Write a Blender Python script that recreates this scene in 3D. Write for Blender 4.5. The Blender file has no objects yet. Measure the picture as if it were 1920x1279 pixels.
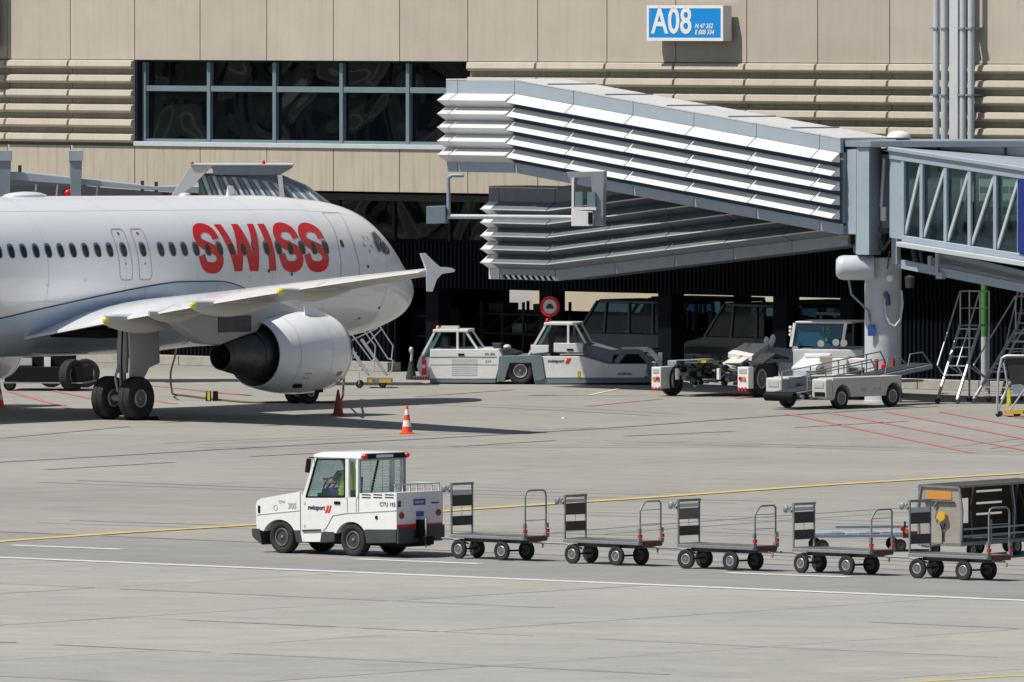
import bpy, bmesh, math, random
from math import sin, cos, pi, radians, atan, tan, sqrt
from mathutils import Vector, Matrix
random.seed(7)
S = bpy.context.scene
COL = S.collection

# ---------------------------------------------------------------- camera, sky, sun, exposure
FPX, CX, CY, YH, HC = 21333.3, 960.0, 639.5, 10.0, 11.1
PITCH = atan((CY - YH) / FPX)
cd = bpy.data.cameras.new('camera'); cam = bpy.data.objects.new('camera', cd); COL.objects.link(cam)
cam.location = (0, 0, HC); cam.rotation_euler = (pi/2 - PITCH, 0, 0)
cd.sensor_width = 36; cd.lens = 400; cd.clip_start = 1; cd.clip_end = 6000
S.camera = cam
SUN_EL, SUN_AZ = radians(58), radians(22)          # light travels towards +X and a little +Y
ld = Vector((cos(SUN_EL)*cos(SUN_AZ), cos(SUN_EL)*sin(SUN_AZ), -sin(SUN_EL)))
w = bpy.data.worlds.new('World'); S.world = w; w.use_nodes = True
nt = w.node_tree; nt.nodes.clear()
sk = nt.nodes.new('ShaderNodeTexSky'); sk.sky_type = 'NISHITA'; sk.sun_disc = False
sk.sun_elevation = SUN_EL
sd = -ld                                            # direction towards the sun
sk.sun_rotation = math.atan2(sd.x, sd.y)
bg = nt.nodes.new('ShaderNodeBackground'); bg.inputs[1].default_value = 0.07
wo = nt.nodes.new('ShaderNodeOutputWorld')
nt.links.new(sk.outputs[0], bg.inputs[0]); nt.links.new(bg.outputs[0], wo.inputs[0])
sl = bpy.data.lights.new('sun', 'SUN'); sl.energy = 4.9; sl.angle = radians(0.53); sl.color = (1.0, .955, .88)
so = bpy.data.objects.new('sun', sl); COL.objects.link(so); so.location = (-60, 200, 90)
so.rotation_euler = ld.to_track_quat('-Z', 'Y').to_euler()
S.view_settings.view_transform = 'Standard'; S.view_settings.look = 'None'
S.view_settings.exposure = 0.0; S.view_settings.gamma = 1
S.render.engine = 'CYCLES'; S.cycles.max_bounces = 8

# ---------------------------------------------------------------- helpers: rays from the survey photo to places
def ray(px, py):
    a = (px - CX)/FPX; b = (CY - py)/FPX
    return Vector((a, cos(PITCH) + b*sin(PITCH), -sin(PITCH) + b*cos(PITCH)))
def G(px, py, z=0.0):
    d = ray(px, py); t = (z - HC)/d.z
    return Vector((d.x*t, d.y*t, z))
def P(px, py, Y):
    d = ray(px, py); t = Y/d.y
    return Vector((d.x*t, Y, HC + d.z*t))
class Fr:
    """local frame: x runs to the right along the near side, y away from the camera, z up"""
    def __init__(s, o, deg):
        s.o = Vector((o[0], o[1], 0)); s.a = radians(deg); s.deg = deg
        s.ex = Vector((cos(s.a), sin(s.a), 0)); s.ey = Vector((-sin(s.a), cos(s.a), 0))
    def xz(s, px, py, y=0.0):
        d = ray(px, py); c = Vector((0, 0, HC)); o = s.o + s.ey*y
        t = (o - c).dot(s.ey)/d.dot(s.ey); p = c + d*t
        return ((p - s.o).dot(s.ex), p.z)
    def x(s, px, py=600, y=0.0): return s.xz(px, py, y)[0]
    def z(s, px, py, y=0.0): return s.xz(px, py, y)[1]
    def loc(s, p): q = p - s.o; return Vector((q.dot(s.ex), q.dot(s.ey), p.z))
    def g(s, px, py, z=0.0): return s.loc(G(px, py, z))
    def poly(s, pts, y=0.0): return [s.xz(a, b, y) for a, b in pts]

# ---------------------------------------------------------------- materials
MATS = {}
def nd(t, k, **kw):
    n = t.nodes.new(k)
    for a, b in kw.items(): setattr(n, a, b)
    return n
def pm(name, col, rough=.5, metal=0.0, var=.12, scale=2.0, bump=0.0, bscale=60., spec=.5, coat=0.0, dirt=0.0, dirtcol=(.06,.055,.045), stretch=(1,1,1), objvar=0.0):
    m = bpy.data.materials.new(name); m.use_nodes = True; t = m.node_tree; L = t.links
    b = t.nodes['Principled BSDF']
    b.inputs['Roughness'].default_value = rough; b.inputs['Metallic'].default_value = metal
    b.inputs['Specular IOR Level'].default_value = spec; b.inputs['Coat Weight'].default_value = coat
    tc = nd(t, 'ShaderNodeTexCoord'); mp = nd(t, 'ShaderNodeMapping'); mp.inputs['Scale'].default_value = stretch
    L.new(tc.outputs['Object'], mp.inputs[0])
    n1 = nd(t, 'ShaderNodeTexNoise'); n1.inputs['Scale'].default_value = scale; n1.inputs['Detail'].default_value = 6; n1.inputs['Roughness'].default_value = .62
    L.new(mp.outputs[0], n1.inputs[0])
    mr = nd(t, 'ShaderNodeMapRange'); mr.inputs[1].default_value = .25; mr.inputs[2].default_value = .75
    mr.inputs[3].default_value = 1 - var; mr.inputs[4].default_value = 1 + var
    L.new(n1.outputs[0], mr.inputs[0])
    fac = mr.outputs[0]
    if objvar:
        oi = nd(t, 'ShaderNodeObjectInfo'); m2 = nd(t, 'ShaderNodeMapRange'); m2.inputs[3].default_value = 1-objvar; m2.inputs[4].default_value = 1+objvar
        L.new(oi.outputs['Random'], m2.inputs[0]); mu = nd(t, 'ShaderNodeMath', operation='MULTIPLY'); L.new(fac, mu.inputs[0]); L.new(m2.outputs[0], mu.inputs[1]); fac = mu.outputs[0]
    vm = nd(t, 'ShaderNodeVectorMath', operation='SCALE'); vm.inputs[0].default_value = col; L.new(fac, vm.inputs['Scale'])
    c = vm.outputs[0]
    if dirt:
        n2 = nd(t, 'ShaderNodeTexNoise'); n2.inputs['Scale'].default_value = scale*2.3; n2.inputs['Detail'].default_value = 8; n2.inputs['Roughness'].default_value = .7
        L.new(mp.outputs[0], n2.inputs[0])
        r2 = nd(t, 'ShaderNodeMapRange'); r2.inputs[1].default_value = .48; r2.inputs[2].default_value = .8; r2.inputs[4].default_value = dirt
        L.new(n2.outputs[0], r2.inputs[0])
        mx = nd(t, 'ShaderNodeMix', data_type='RGBA'); L.new(r2.outputs[0], mx.inputs[0]); L.new(c, mx.inputs[6]); mx.inputs[7].default_value = (*dirtcol, 1)
        c = mx.outputs[2]
    L.new(c, b.inputs['Base Color'])
    if bump:
        n3 = nd(t, 'ShaderNodeTexNoise'); n3.inputs['Scale'].default_value = bscale; n3.inputs['Detail'].default_value = 4
        L.new(tc.outputs['Object'], n3.inputs[0])
        bp = nd(t, 'ShaderNodeBump'); bp.inputs['Strength'].default_value = bump; bp.inputs['Distance'].default_value = .02
        L.new(n3.outputs[0], bp.inputs['Height']); L.new(bp.outputs[0], b.inputs['Normal'])
    MATS[name] = m
    return m
def glass(name, tint, refl=.1, dens=.6):
    m = bpy.data.materials.new(name); m.use_nodes = True; t = m.node_tree; t.nodes.clear(); L = t.links
    tr = nd(t, 'ShaderNodeBsdfTransparent'); tr.inputs[0].default_value = (*[1-(1-c)*dens for c in tint], 1)
    gl = nd(t, 'ShaderNodeBsdfGlossy'); gl.inputs['Roughness'].default_value = .03; gl.inputs[0].default_value = (.9,.95,1,1)
    fr = nd(t, 'ShaderNodeLayerWeight'); fr.inputs[0].default_value = .5; pw = nd(t, 'ShaderNodeMath', operation='POWER'); pw.inputs[1].default_value = 4.0; L.new(fr.outputs['Facing'], pw.inputs[0])
    tc = nd(t, 'ShaderNodeTexCoord'); nz = nd(t, 'ShaderNodeTexNoise'); nz.inputs['Scale'].default_value = .8; L.new(tc.outputs['Object'], nz.inputs[0])
    bp = nd(t, 'ShaderNodeBump'); bp.inputs['Strength'].default_value = .15; L.new(nz.outputs[0], bp.inputs['Height']); L.new(bp.outputs[0], gl.inputs['Normal'])
    ad = nd(t, 'ShaderNodeMath', operation='ADD'); ad.inputs[1].default_value = refl; L.new(pw.outputs[0], ad.inputs[0])
    mx = nd(t, 'ShaderNodeMixShader'); L.new(ad.outputs[0], mx.inputs[0]); L.new(tr.outputs[0], mx.inputs[1]); L.new(gl.outputs[0], mx.inputs[2])
    o = nd(t, 'ShaderNodeOutputMaterial'); L.new(mx.outputs[0], o.inputs[0]); MATS[name] = m
    return m
def streaky(name, col, var, streak, rough=.85, zs=.25, low=.5, objvar=.03):
    """cast concrete with fine grain and vertical rain streaks"""
    m = pm(name, col, rough, var=var, scale=.9, bump=.25, bscale=25, objvar=objvar)
    t = m.node_tree; L = t.links; b = t.nodes['Principled BSDF']
    src = b.inputs['Base Color'].links[0].from_socket
    ge = nd(t, 'ShaderNodeNewGeometry'); mp = nd(t, 'ShaderNodeMapping'); mp.inputs['Scale'].default_value = (7, 7, zs); L.new(ge.outputs['Position'], mp.inputs[0])
    n = nd(t, 'ShaderNodeTexNoise'); n.inputs['Scale'].default_value = 1.0; n.inputs['Detail'].default_value = 5; L.new(mp.outputs[0], n.inputs[0])
    r = nd(t, 'ShaderNodeMapRange'); r.inputs[1].default_value = low; r.inputs[2].default_value = .75; r.inputs[4].default_value = streak; L.new(n.outputs[0], r.inputs[0])
    mx = nd(t, 'ShaderNodeMix', data_type='RGBA'); L.new(r.outputs[0], mx.inputs[0]); L.new(src, mx.inputs[6]); mx.inputs[7].default_value = (col[0]*.42, col[1]*.4, col[2]*.38, 1)
    L.new(mx.outputs[2], b.inputs['Base Color']); return m

pm('white_paint', (.80,.80,.78), .33, var=.04, scale=1.5, coat=.2, dirt=.18, dirtcol=(.30,.28,.25))
pm('aircraft_white', (.86,.87,.88), .22, var=.03, scale=.7, coat=.5, dirt=.13, dirtcol=(.52,.50,.46), stretch=(.3,1,1))
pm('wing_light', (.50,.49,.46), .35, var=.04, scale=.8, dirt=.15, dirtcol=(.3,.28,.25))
pm('fairing_pale', (.56,.55,.52), .3, var=.04, scale=.8, dirt=.15, dirtcol=(.3,.28,.25))
pm('worn_white', (.56,.55,.51), .45, var=.06, scale=2, dirt=.4, dirtcol=(.25,.22,.18))
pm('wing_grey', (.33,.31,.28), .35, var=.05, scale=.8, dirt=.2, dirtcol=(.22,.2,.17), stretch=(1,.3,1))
pm('aircraft_grey', (.42,.43,.44), .35, var=.05, scale=.8, dirt=.12, dirtcol=(.25,.23,.2), stretch=(.3,1,1))
pm('fairing_grey', (.52,.60,.69), .25, var=.04, scale=.8, coat=.4)
pm('red_paint', (.74,.014,.014), .35, var=.04, coat=.3)
pm('gear_light', (.60,.61,.62), .4, var=.05)
pm('gear_grey', (.46,.47,.48), .4, var=.08, dirt=.2)
pm('exhaust_metal', (.085,.09,.10), .42, .8, var=.2, scale=3, dirt=.4)
pm('nozzle_metal', (.12,.115,.11), .5, .7, var=.3, scale=4, dirt=.5, dirtcol=(.02,.02,.02))
pm('black', (.006,.006,.007), .7, var=.1, spec=.2)
pm('joint_stain', (.265,.255,.23), .85, var=.2, scale=1)
pm('tyre', (.022,.022,.024), .85, var=.25, scale=6, bump=.3, dirt=.35, dirtcol=(.075,.07,.065))
pm('rim_grey', (.36,.36,.36), .42, .4, var=.15, scale=8, dirt=.4)
pm('rim_mid', (.17,.17,.17), .5, .3, var=.2, scale=8, dirt=.4)
pm('galv_light', (.52,.53,.54), .4, .5, var=.1, scale=8, dirt=.3)
pm('rim_dark', (.07,.07,.07), .5, .3, var=.2, scale=8, dirt=.5)
pm('chrome', (.75,.75,.76), .18, 1.0, var=.05)
pm('yellow', (.75,.68,.03), .5, var=.08)
pm('yellow_warm', (.66,.42,.03), .5, var=.08)
pm('tractor_grey', (.62,.65,.67), .4, var=.05, dirt=.2, dirtcol=(.3,.3,.28))
pm('zinc_shaded', (.155,.17,.19), .45, .2, var=.1, scale=1.2, dirt=.3, objvar=.06)  # zinc of the lower walkway darkened: its shade is put into the colour
pm('rib_white', (.67,.675,.675), .45, .1, var=.04, scale=1.2, dirt=.14, dirtcol=(.35,.34,.32), stretch=(.4,1,1), objvar=.04)
pm('zinc', (.60,.61,.61), .5, .15, var=.06, scale=1.2, dirt=.18, dirtcol=(.25,.25,.25), objvar=.03)
pm('zinc_dark', (.27,.30,.33), .5, .15, var=.08, scale=1.2, dirt=.25, objvar=.04)
pm('steel_blue', (.36,.42,.48), .45, .1, var=.06, scale=1.2, dirt=.2, dirtcol=(.15,.15,.15))
pm('steel_grey', (.24,.29,.33), .5, .1, var=.08, scale=1.2, dirt=.25)
pm('galv', (.24,.265,.28), .55, .3, var=.2, scale=7, dirt=.45, dirtcol=(.10,.08,.06), objvar=.14)
pm('alu', (.50,.52,.54), .45, .45, var=.1, scale=5)
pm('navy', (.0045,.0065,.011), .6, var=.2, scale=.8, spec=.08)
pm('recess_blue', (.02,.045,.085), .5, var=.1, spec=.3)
pm('navy_frame', (.010,.014,.02), .5, var=.12, spec=.2)
pm('frame_grey', (.16,.22,.25), .45, .1, var=.08)
pm('dark_grey', (.03,.035,.04), .55, var=.15)
pm('tug_skirt', (.045,.055,.055), .5, var=.15, scale=3, dirt=.3, dirtcol=(.12,.11,.1))
pm('panel_black', (.022,.02,.02), .5, var=.2, scale=5, dirt=.3, dirtcol=(.08,.07,.06))
pm('panel_brown', (.075,.03,.022), .55, var=.2, scale=5, dirt=.3)
pm('panel_grey', (.14,.14,.145), .5, .2, var=.15, scale=5)
pm('deck_wood', (.13,.115,.10), .8, var=.25, scale=3, bump=.3, dirt=.4, stretch=(1,6,1), objvar=.22)
pm('deck_metal', (.22,.23,.23), .6, .3, var=.2, scale=3, dirt=.4)
pm('tarp', (.34,.31,.27), .8, var=.15, scale=2.5, dirt=.35, dirtcol=(.15,.12,.1))
pm('end_red', (.14,.02,.02), .5, var=.3, scale=9)
pm('tarp_dark', (.06,.045,.036), .8, var=.2)
pm('orange', (.62,.27,.06), .5, var=.1)
pm('cone_orange', (.85,.085,.02), .45, var=.06, dirt=.12)
pm('cone_white', (.78,.78,.76), .4, var=.04)
pm('cone_old', (.35,.05,.03), .6, var=.2, scale=8, dirt=.4)
pm('lamp_red', (.55,.01,.01), .25, var=.1)
pm('blue_sign', (.005,.25,.66), .4, var=.03)
pm('blue_label', (.05,.10,.40), .4, var=.05)
pm('navy_text', (.02,.03,.09), .5, var=.05)
pm('cockpit_glass', (.012,.015,.019), .08, var=.1)
pm('screen_blue', (.012,.075,.14), .12, var=.1)
pm('bridge_blue', (.012,.03,.20), .4, var=.05)
pm('mechanical', (.04,.055,.06), .5, .3, var=.35, scale=9, dirt=.4, dirtcol=(.13,.12,.1))
pm('blue_grey_paint', (.16,.21,.235), .45, var=.08, dirt=.2)
pm('pale_grey_paint', (.50,.54,.57), .4, var=.06, dirt=.2, dirtcol=(.25,.25,.25))
pm('skin', (.50,.26,.18), .55, var=.06)
pm('vest', (.42,.55,.04), .7, var=.1)
pm('cloth_blue', (.02,.03,.10), .8, var=.15)
pm('hair', (.04,.025,.015), .7, var=.2)
pm('cable', (.12,.09,.02), .5, var=.2)
pm('rust', (.24,.09,.03), .7, var=.2)
pm('green_paint', (.07,.24,.06), .5, var=.1)
pm('line_white', (.62,.62,.60), .7, var=.14, scale=3, dirt=.6, dirtcol=(.33,.325,.31))
pm('line_yellow', (.56,.45,.14), .7, var=.1, scale=2, dirt=.55, dirtcol=(.33,.31,.24))
pm('line_red', (.47,.17,.15), .7, var=.15, scale=2, dirt=.6, dirtcol=(.32,.30,.28))
pm('line_pale_red', (.36,.26,.245), .7, var=.15, scale=2, dirt=.7, dirtcol=(.31,.30,.285))
pm('seam', (.10,.105,.105), .8, var=.3, scale=2)
pm('kerb_stone', (.36,.34,.30), .85, var=.15, scale=2, dirt=.3)
pm('far_wall', (.44,.38,.29), .85, var=.1, scale=.5)
pm('blue_van', (.03,.065,.12), .3, var=.05, coat=.4)
pm('grey_van', (.045,.055,.065), .3, var=.05, coat=.4)
pm('dark_van', (.02,.03,.04), .3, var=.05, coat=.4)
pm('interior', (.03,.035,.04), .7, var=.1)
streaky('facade', (.455,.405,.335), .07, .12, objvar=.05)
streaky('facade_recess', (.32,.29,.23), .12, .35)  # staining, with shade under the ribs also put into the darker colour
streaky('facade_lower', (.44,.39,.31), .07, .40, zs=.5)
streaky('facade_rib', (.47,.425,.345), .08, .18)
glass('bridge_glass', (.35,.66,.64), .06, .55)
glass('clear_glass', (.55,.72,.74), .04, .45)
glass('cab_glass', (.30,.50,.52), .05, .6)
glass('dark_glass', (.05,.12,.2), .05, .9)
# dark reflective glazing of the terminal, each pane slightly warped
m = pm('window_glass', (.002,.003,.005), .03, var=.3, scale=.4, spec=.5)
t = m.node_tree; b = t.nodes['Principled BSDF']; tc = t.nodes['Texture Coordinate']
n = nd(t, 'ShaderNodeTexNoise'); n.inputs['Scale'].default_value = .4; n.inputs['Detail'].default_value = .6; n.inputs['Distortion'].default_value = .9
t.links.new(tc.outputs['Object'], n.inputs[0])
bp = nd(t, 'ShaderNodeBump'); bp.inputs['Strength'].default_value = .35; bp.inputs['Distance'].default_value = .3
t.links.new(n.outputs[0], bp.inputs['Height']); t.links.new(bp.outputs[0], b.inputs['Normal'])

# ground: worn concrete and asphalt, world-space
def ground_mat(name, c1, c2, bumpv=.2, objv=0.0, tan=.0):
    m = bpy.data.materials.new(name); m.use_nodes = True; t = m.node_tree; L = t.links; b = t.nodes['Principled BSDF']
    b.inputs['Roughness'].default_value = .82; b.inputs['Specular IOR Level'].default_value = .3
    ge = nd(t, 'ShaderNodeNewGeometry'); mp = nd(t, 'ShaderNodeMapping'); mp.inputs['Rotation'].default_value = (0,0,radians(43)); mp.inputs['Scale'].default_value = (.6,1,1)
    L.new(ge.outputs['Position'], mp.inputs[0])
    def nz(sc, det, src=mp):
        q = nd(t, 'ShaderNodeTexNoise'); q.inputs['Scale'].default_value = sc; q.inputs['Detail'].default_value = det; q.inputs['Roughness'].default_value = .65
        L.new(src.outputs[0], q.inputs[0]); return q
    a = nz(.07, 8); r = nd(t, 'ShaderNodeMapRange'); r.inputs[1].default_value = .35; r.inputs[2].default_value = .65; L.new(a.outputs[0], r.inputs[0])
    mx = nd(t, 'ShaderNodeMix', data_type='RGBA'); L.new(r.outputs[0], mx.inputs[0]); mx.inputs[6].default_value = (*c1,1); mx.inputs[7].default_value = (*c2,1)
    f = nz(1.1, 10); r2 = nd(t, 'ShaderNodeMapRange'); r2.inputs[1].default_value = .25; r2.inputs[2].default_value = .75; r2.inputs[3].default_value = .84; r2.inputs[4].default_value = 1.13; L.new(f.outputs[0], r2.inputs[0])
    fac = r2.outputs[0]
    g = nz(14, 3, ge); r4 = nd(t, 'ShaderNodeMapRange'); r4.inputs[1].default_value = .3; r4.inputs[2].default_value = .7; r4.inputs[3].default_value = .93; r4.inputs[4].default_value = 1.06
    g.inputs[0]; L.new(ge.outputs['Position'], g.inputs[0]); L.new(g.outputs[0], r4.inputs[0])
    mu = nd(t, 'ShaderNodeMath', operation='MULTIPLY'); L.new(fac, mu.inputs[0]); L.new(r4.outputs[0], mu.inputs[1]); fac = mu.outputs[0]
    # long faint tyre streaks along the road
    m3 = nd(t, 'ShaderNodeMapping'); m3.inputs['Rotation'].default_value = (0,0,radians(43)); m3.inputs['Scale'].default_value = (.02,.9,1); L.new(ge.outputs['Position'], m3.inputs[0])
    st = nz(1.0, 6, m3); r5 = nd(t, 'ShaderNodeMapRange'); r5.inputs[1].default_value = .3; r5.inputs[2].default_value = .7; r5.inputs[3].default_value = .955; r5.inputs[4].default_value = 1.035; L.new(st.outputs[0], r5.inputs[0])
    mu2 = nd(t, 'ShaderNodeMath', operation='MULTIPLY'); L.new(fac, mu2.inputs[0]); L.new(r5.outputs[0], mu2.inputs[1]); fac = mu2.outputs[0]
    if objv:
        oi = nd(t, 'ShaderNodeObjectInfo'); r3 = nd(t, 'ShaderNodeMapRange'); r3.inputs[3].default_value = 1-objv; r3.inputs[4].default_value = 1+objv; L.new(oi.outputs['Random'], r3.inputs[0])
        mu3 = nd(t, 'ShaderNodeMath', operation='MULTIPLY'); L.new(fac, mu3.inputs[0]); L.new(r3.outputs[0], mu3.inputs[1]); fac = mu3.outputs[0]
    vs = nd(t, 'ShaderNodeVectorMath', operation='SCALE'); L.new(mx.outputs[2], vs.inputs[0]); L.new(fac, vs.inputs['Scale'])
    c = vs.outputs[0]
    # scattered oil spots
    vo = nz(.9, 3, ge); r6 = nd(t, 'ShaderNodeMapRange'); r6.inputs[1].default_value = .66; r6.inputs[2].default_value = .78; r6.inputs[4].default_value = .5; L.new(ge.outputs['Position'], vo.inputs[0]); L.new(vo.outputs[0], r6.inputs[0])
    m6 = nd(t, 'ShaderNodeMix', data_type='RGBA'); L.new(r6.outputs[0], m6.inputs[0]); L.new(c, m6.inputs[6]); m6.inputs[7].default_value = (.14,.135,.125,1)
    L.new(m6.outputs[2], b.inputs['Base Color'])
    bp = nd(t, 'ShaderNodeBump'); bp.inputs['Strength'].default_value = bumpv; bp.inputs['Distance'].default_value = .01; L.new(g.outputs[0], bp.inputs['Height']); L.new(bp.outputs[0], b.inputs['Normal'])
    MATS[name] = m
ground_mat('apron_mat', (.272,.262,.238), (.33,.318,.287))
ground_mat('road_mat', (.235,.229,.216), (.275,.268,.25))
ground_mat('slab_mat', (.315,.312,.286), (.365,.355,.312), objv=.04)

# ---------------------------------------------------------------- mesh builder
class MB:
    def __init__(s): s.v = []; s.f = []
    def add(s, vs, fs):
        o = len(s.v); s.v += [tuple(p) for p in vs]; s.f += [tuple(i+o for i in f) for f in fs]; return s
    def box(s, x0, x1, y0, y1, z0, z1):
        return s.add([(x0,y0,z0),(x1,y0,z0),(x1,y1,z0),(x0,y1,z0),(x0,y0,z1),(x1,y0,z1),(x1,y1,z1),(x0,y1,z1)],
                     [(0,3,2,1),(4,5,6,7),(0,1,5,4),(1,2,6,5),(2,3,7,6),(3,0,4,7)])
    def loft(s, rings, cap=True, close=True):
        n = len(rings[0]); o = len(s.v); vs = [p for r in rings for p in r]; fs = []
        for i in range(len(rings)-1):
            for j in range(n if close else n-1):
                k = (j+1) % n; fs.append((i*n+j, i*n+k, (i+1)*n+k, (i+1)*n+j))
        if cap: fs.append(tuple(range(n))[::-1]); fs.append(tuple((len(rings)-1)*n + j for j in range(n)))
        return s.add(vs, fs)
    def pry(s, poly, y0, y1): return s.loft([[(x, y0, z) for x, z in poly], [(x, y1, z) for x, z in poly]])
    def prx(s, poly, x0, x1): return s.loft([[(x0, y, z) for y, z in poly], [(x1, y, z) for y, z in poly]])
    def prz(s, poly, z0, z1): return s.loft([[(x, y, z0) for x, y in poly], [(x, y, z1) for x, y in poly]])
    def tube(s, pts, r, n=8, r2=None):
        pts = [Vector(p) for p in pts]; rings = []; up = None
        for i, p in enumerate(pts):
            if i == 0: d = pts[1]-p
            elif i == len(pts)-1: d = p-pts[i-1]
            else: d = (pts[i+1]-p).normalized() + (p-pts[i-1]).normalized()
            d.normalize()
            if up is None: up = Vector((0,0,1)) if abs(d.z) < .9 else Vector((1,0,0))
            a = d.cross(up); a.normalize(); b = a.cross(d); up = b
            rr = r if r2 is None else r + (r2-r)*i/(len(pts)-1)
            rings.append([p + a*rr*cos(2*pi*k/n) + b*rr*sin(2*pi*k/n) for k in range(n)])
        return s.loft(rings)
    def bar(s, a, b, w, h=None):
        a = Vector(a); b = Vector(b); h = h or w; d = (b-a).normalized(); up = Vector((0,0,1)) if abs(d.z) < .95 else Vector((1,0,0))
        u = d.cross(up).normalized(); v = u.cross(d)
        q = [(-1,-1),(1,-1),(1,1),(-1,1)]
        return s.loft([[p + u*w/2*i + v*h/2*j for i, j in q] for p in (a, b)])
    def lathe(s, prof, c=(0,0,0), ax='y', n=24, cap=True):
        c = Vector(c); rings = []
        for a, r in prof:
            ring = []
            for k in range(n):
                q = 2*pi*k/n; u, v = r*cos(q), r*sin(q)
                ring.append(c + Vector({'x': (a,u,v), 'y': (u,a,v), 'z': (u,v,a)}[ax]))
            rings.append(ring)
        return s.loft(rings, cap)
    def ell(s, c, rx, ry, rz, n=12, m=8):
        c = Vector(c)
        rings = [[c + Vector((rx*sin(pi*i/m)*cos(2*pi*k/n), ry*sin(pi*i/m)*sin(2*pi*k/n), rz*cos(pi*i/m))) for k in range(n)] for i in range(m+1)]
        rings[0] = [c + Vector((1e-4*cos(2*pi*k/n), 1e-4*sin(2*pi*k/n), rz)) for k in range(n)]
        rings[-1] = [c + Vector((1e-4*cos(2*pi*k/n), 1e-4*sin(2*pi*k/n), -rz)) for k in range(n)]
        return s.loft(rings)
    def mesh(s, name, mat, smooth=None):
        me = bpy.data.meshes.new(name); me.from_pydata(s.v, [], s.f)
        if mat: me.materials.append(MATS[mat])
        bm = bmesh.new(); bm.from_mesh(me); bmesh.ops.recalc_face_normals(bm, faces=bm.faces); bm.to_mesh(me); bm.free()
        if smooth:
            me.polygons.foreach_set('use_smooth', [True]*len(me.polygons)); me.set_sharp_from_angle(angle=radians(smooth))
        me.update(); return me
    def build(s, name, mat, parent=None, smooth=None, bevel=0, seg=2):
        o = bpy.data.objects.new(name, s.mesh(name, mat, smooth)); COL.objects.link(o)
        if parent: o.parent = parent
        if bevel:
            b = o.modifiers.new('bevel', 'BEVEL'); b.width = bevel; b.segments = seg; b.limit_method = 'ANGLE'; b.angle_limit = radians(40)
            if not smooth:
                o.data.polygons.foreach_set('use_smooth', [True]*len(o.data.polygons)); b.harden_normals = True
        return o
def thing(name, label, cat, fr=None, group=None, loc=None, rotz=0):
    o = bpy.data.objects.new(name, None); COL.objects.link(o); o.empty_display_size = .3
    if fr: o.location = fr.o; o.rotation_euler = (0,0,fr.a)
    elif loc is not None: o.location = loc; o.rotation_euler = (0,0,rotz)
    o['label'] = label; o['category'] = cat
    if group: o['group'] = group
    return o
def tag(o, label=None, cat=None, group=None, kind=None):
    for k, v in (('label', label), ('category', cat), ('group', group), ('kind', kind)):
        if v: o[k] = v
    return o
def copy_tree(o, parent=None):
    c = o.copy(); COL.objects.link(c)
    if parent: c.parent = parent
    for ch in list(o.children):
        copy_tree(ch, c)
    return c
def text(s, size, mat, parent, loc, name='lettering', bold=.0, rot=(pi/2,0,0), sx=1.0, shear=0, align='LEFT', depth=.004):
    cu = bpy.data.curves.new(name, 'FONT'); cu.body = s; cu.size = size; cu.extrude = depth; cu.offset = bold; cu.shear = shear; cu.align_x = align; cu.resolution_u = 3
    o = bpy.data.objects.new('tmp', cu); COL.objects.link(o)
    me = bpy.data.meshes.new_from_object(o); bpy.data.objects.remove(o); me.name = name
    me.materials.clear(); me.materials.append(MATS[mat])
    q = bpy.data.objects.new(name, me); COL.objects.link(q); q.parent = parent; q.location = loc; q.rotation_euler = rot; q.scale = (sx,1,1)
    return q
def wheel(parent, c, r, wd, rimmat='rim_grey', steer=0, name='wheel', rimr=.55, spokes=0, seg=28):
    """tyre with a rim on the near (-y) and far side; c = hub centre"""
    h = wd/2
    t = MB().lathe([(-h*.55, r*rimr), (-h*.92, r*.68), (-h, r*.82), (-h*.86, r*.95), (-h*.5, r), (-h*.18, r), (-h*.16, r*.975), (h*.0, r*.975), (h*.02, r), (h*.5, r), (h*.86, r*.95), (h, r*.82), (h*.92, r*.68), (h*.55, r*rimr)], n=seg, cap=False).build(name, 'tyre', parent, smooth=35)
    t.location = c; t.rotation_euler = (0,0,steer)
    m = MB(); m.lathe([(-h*.62, r*rimr*1.03), (-h*.75, r*rimr*.98), (-h*.62, r*rimr*.88), (-h*.2, r*rimr*.72), (-h*.3, r*rimr*.35), (-h*.7, r*rimr*.28), (-h*.72, r*.02)], n=seg, cap=True)
    m.lathe([(h*.6, r*rimr*1.02), (h*.5, r*rimr*.9), (h*.2, r*.02)], n=seg)
    m.build('rim', 'rim_mid' if rimmat == 'rim_grey' else rimmat, t, smooth=30)
    MB().lathe([(-h*.76, r*rimr*1.0), (-h*.84, r*rimr*.96), (-h*.80, r*rimr*.84), (-h*.66, r*rimr*.82)], n=seg, cap=False).build('rim_ring', 'galv_light' if rimmat != 'rim_dark' else 'rim_mid', t, smooth=40)
    if spokes:
        k = MB()
        for i in range(spokes):
            a = 2*pi*i/spokes; k.ell((r*rimr*.58*cos(a), -h*.42, r*rimr*.58*sin(a)), r*.1, h*.12, r*.1, 8, 4)
        k.build('rim_holes', 'black', t); MB().ell((0,-h*.72,0), r*.10, h*.12, r*.10, 10, 6).build('hub_cap', 'galv', t, smooth=50)
    return t

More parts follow.
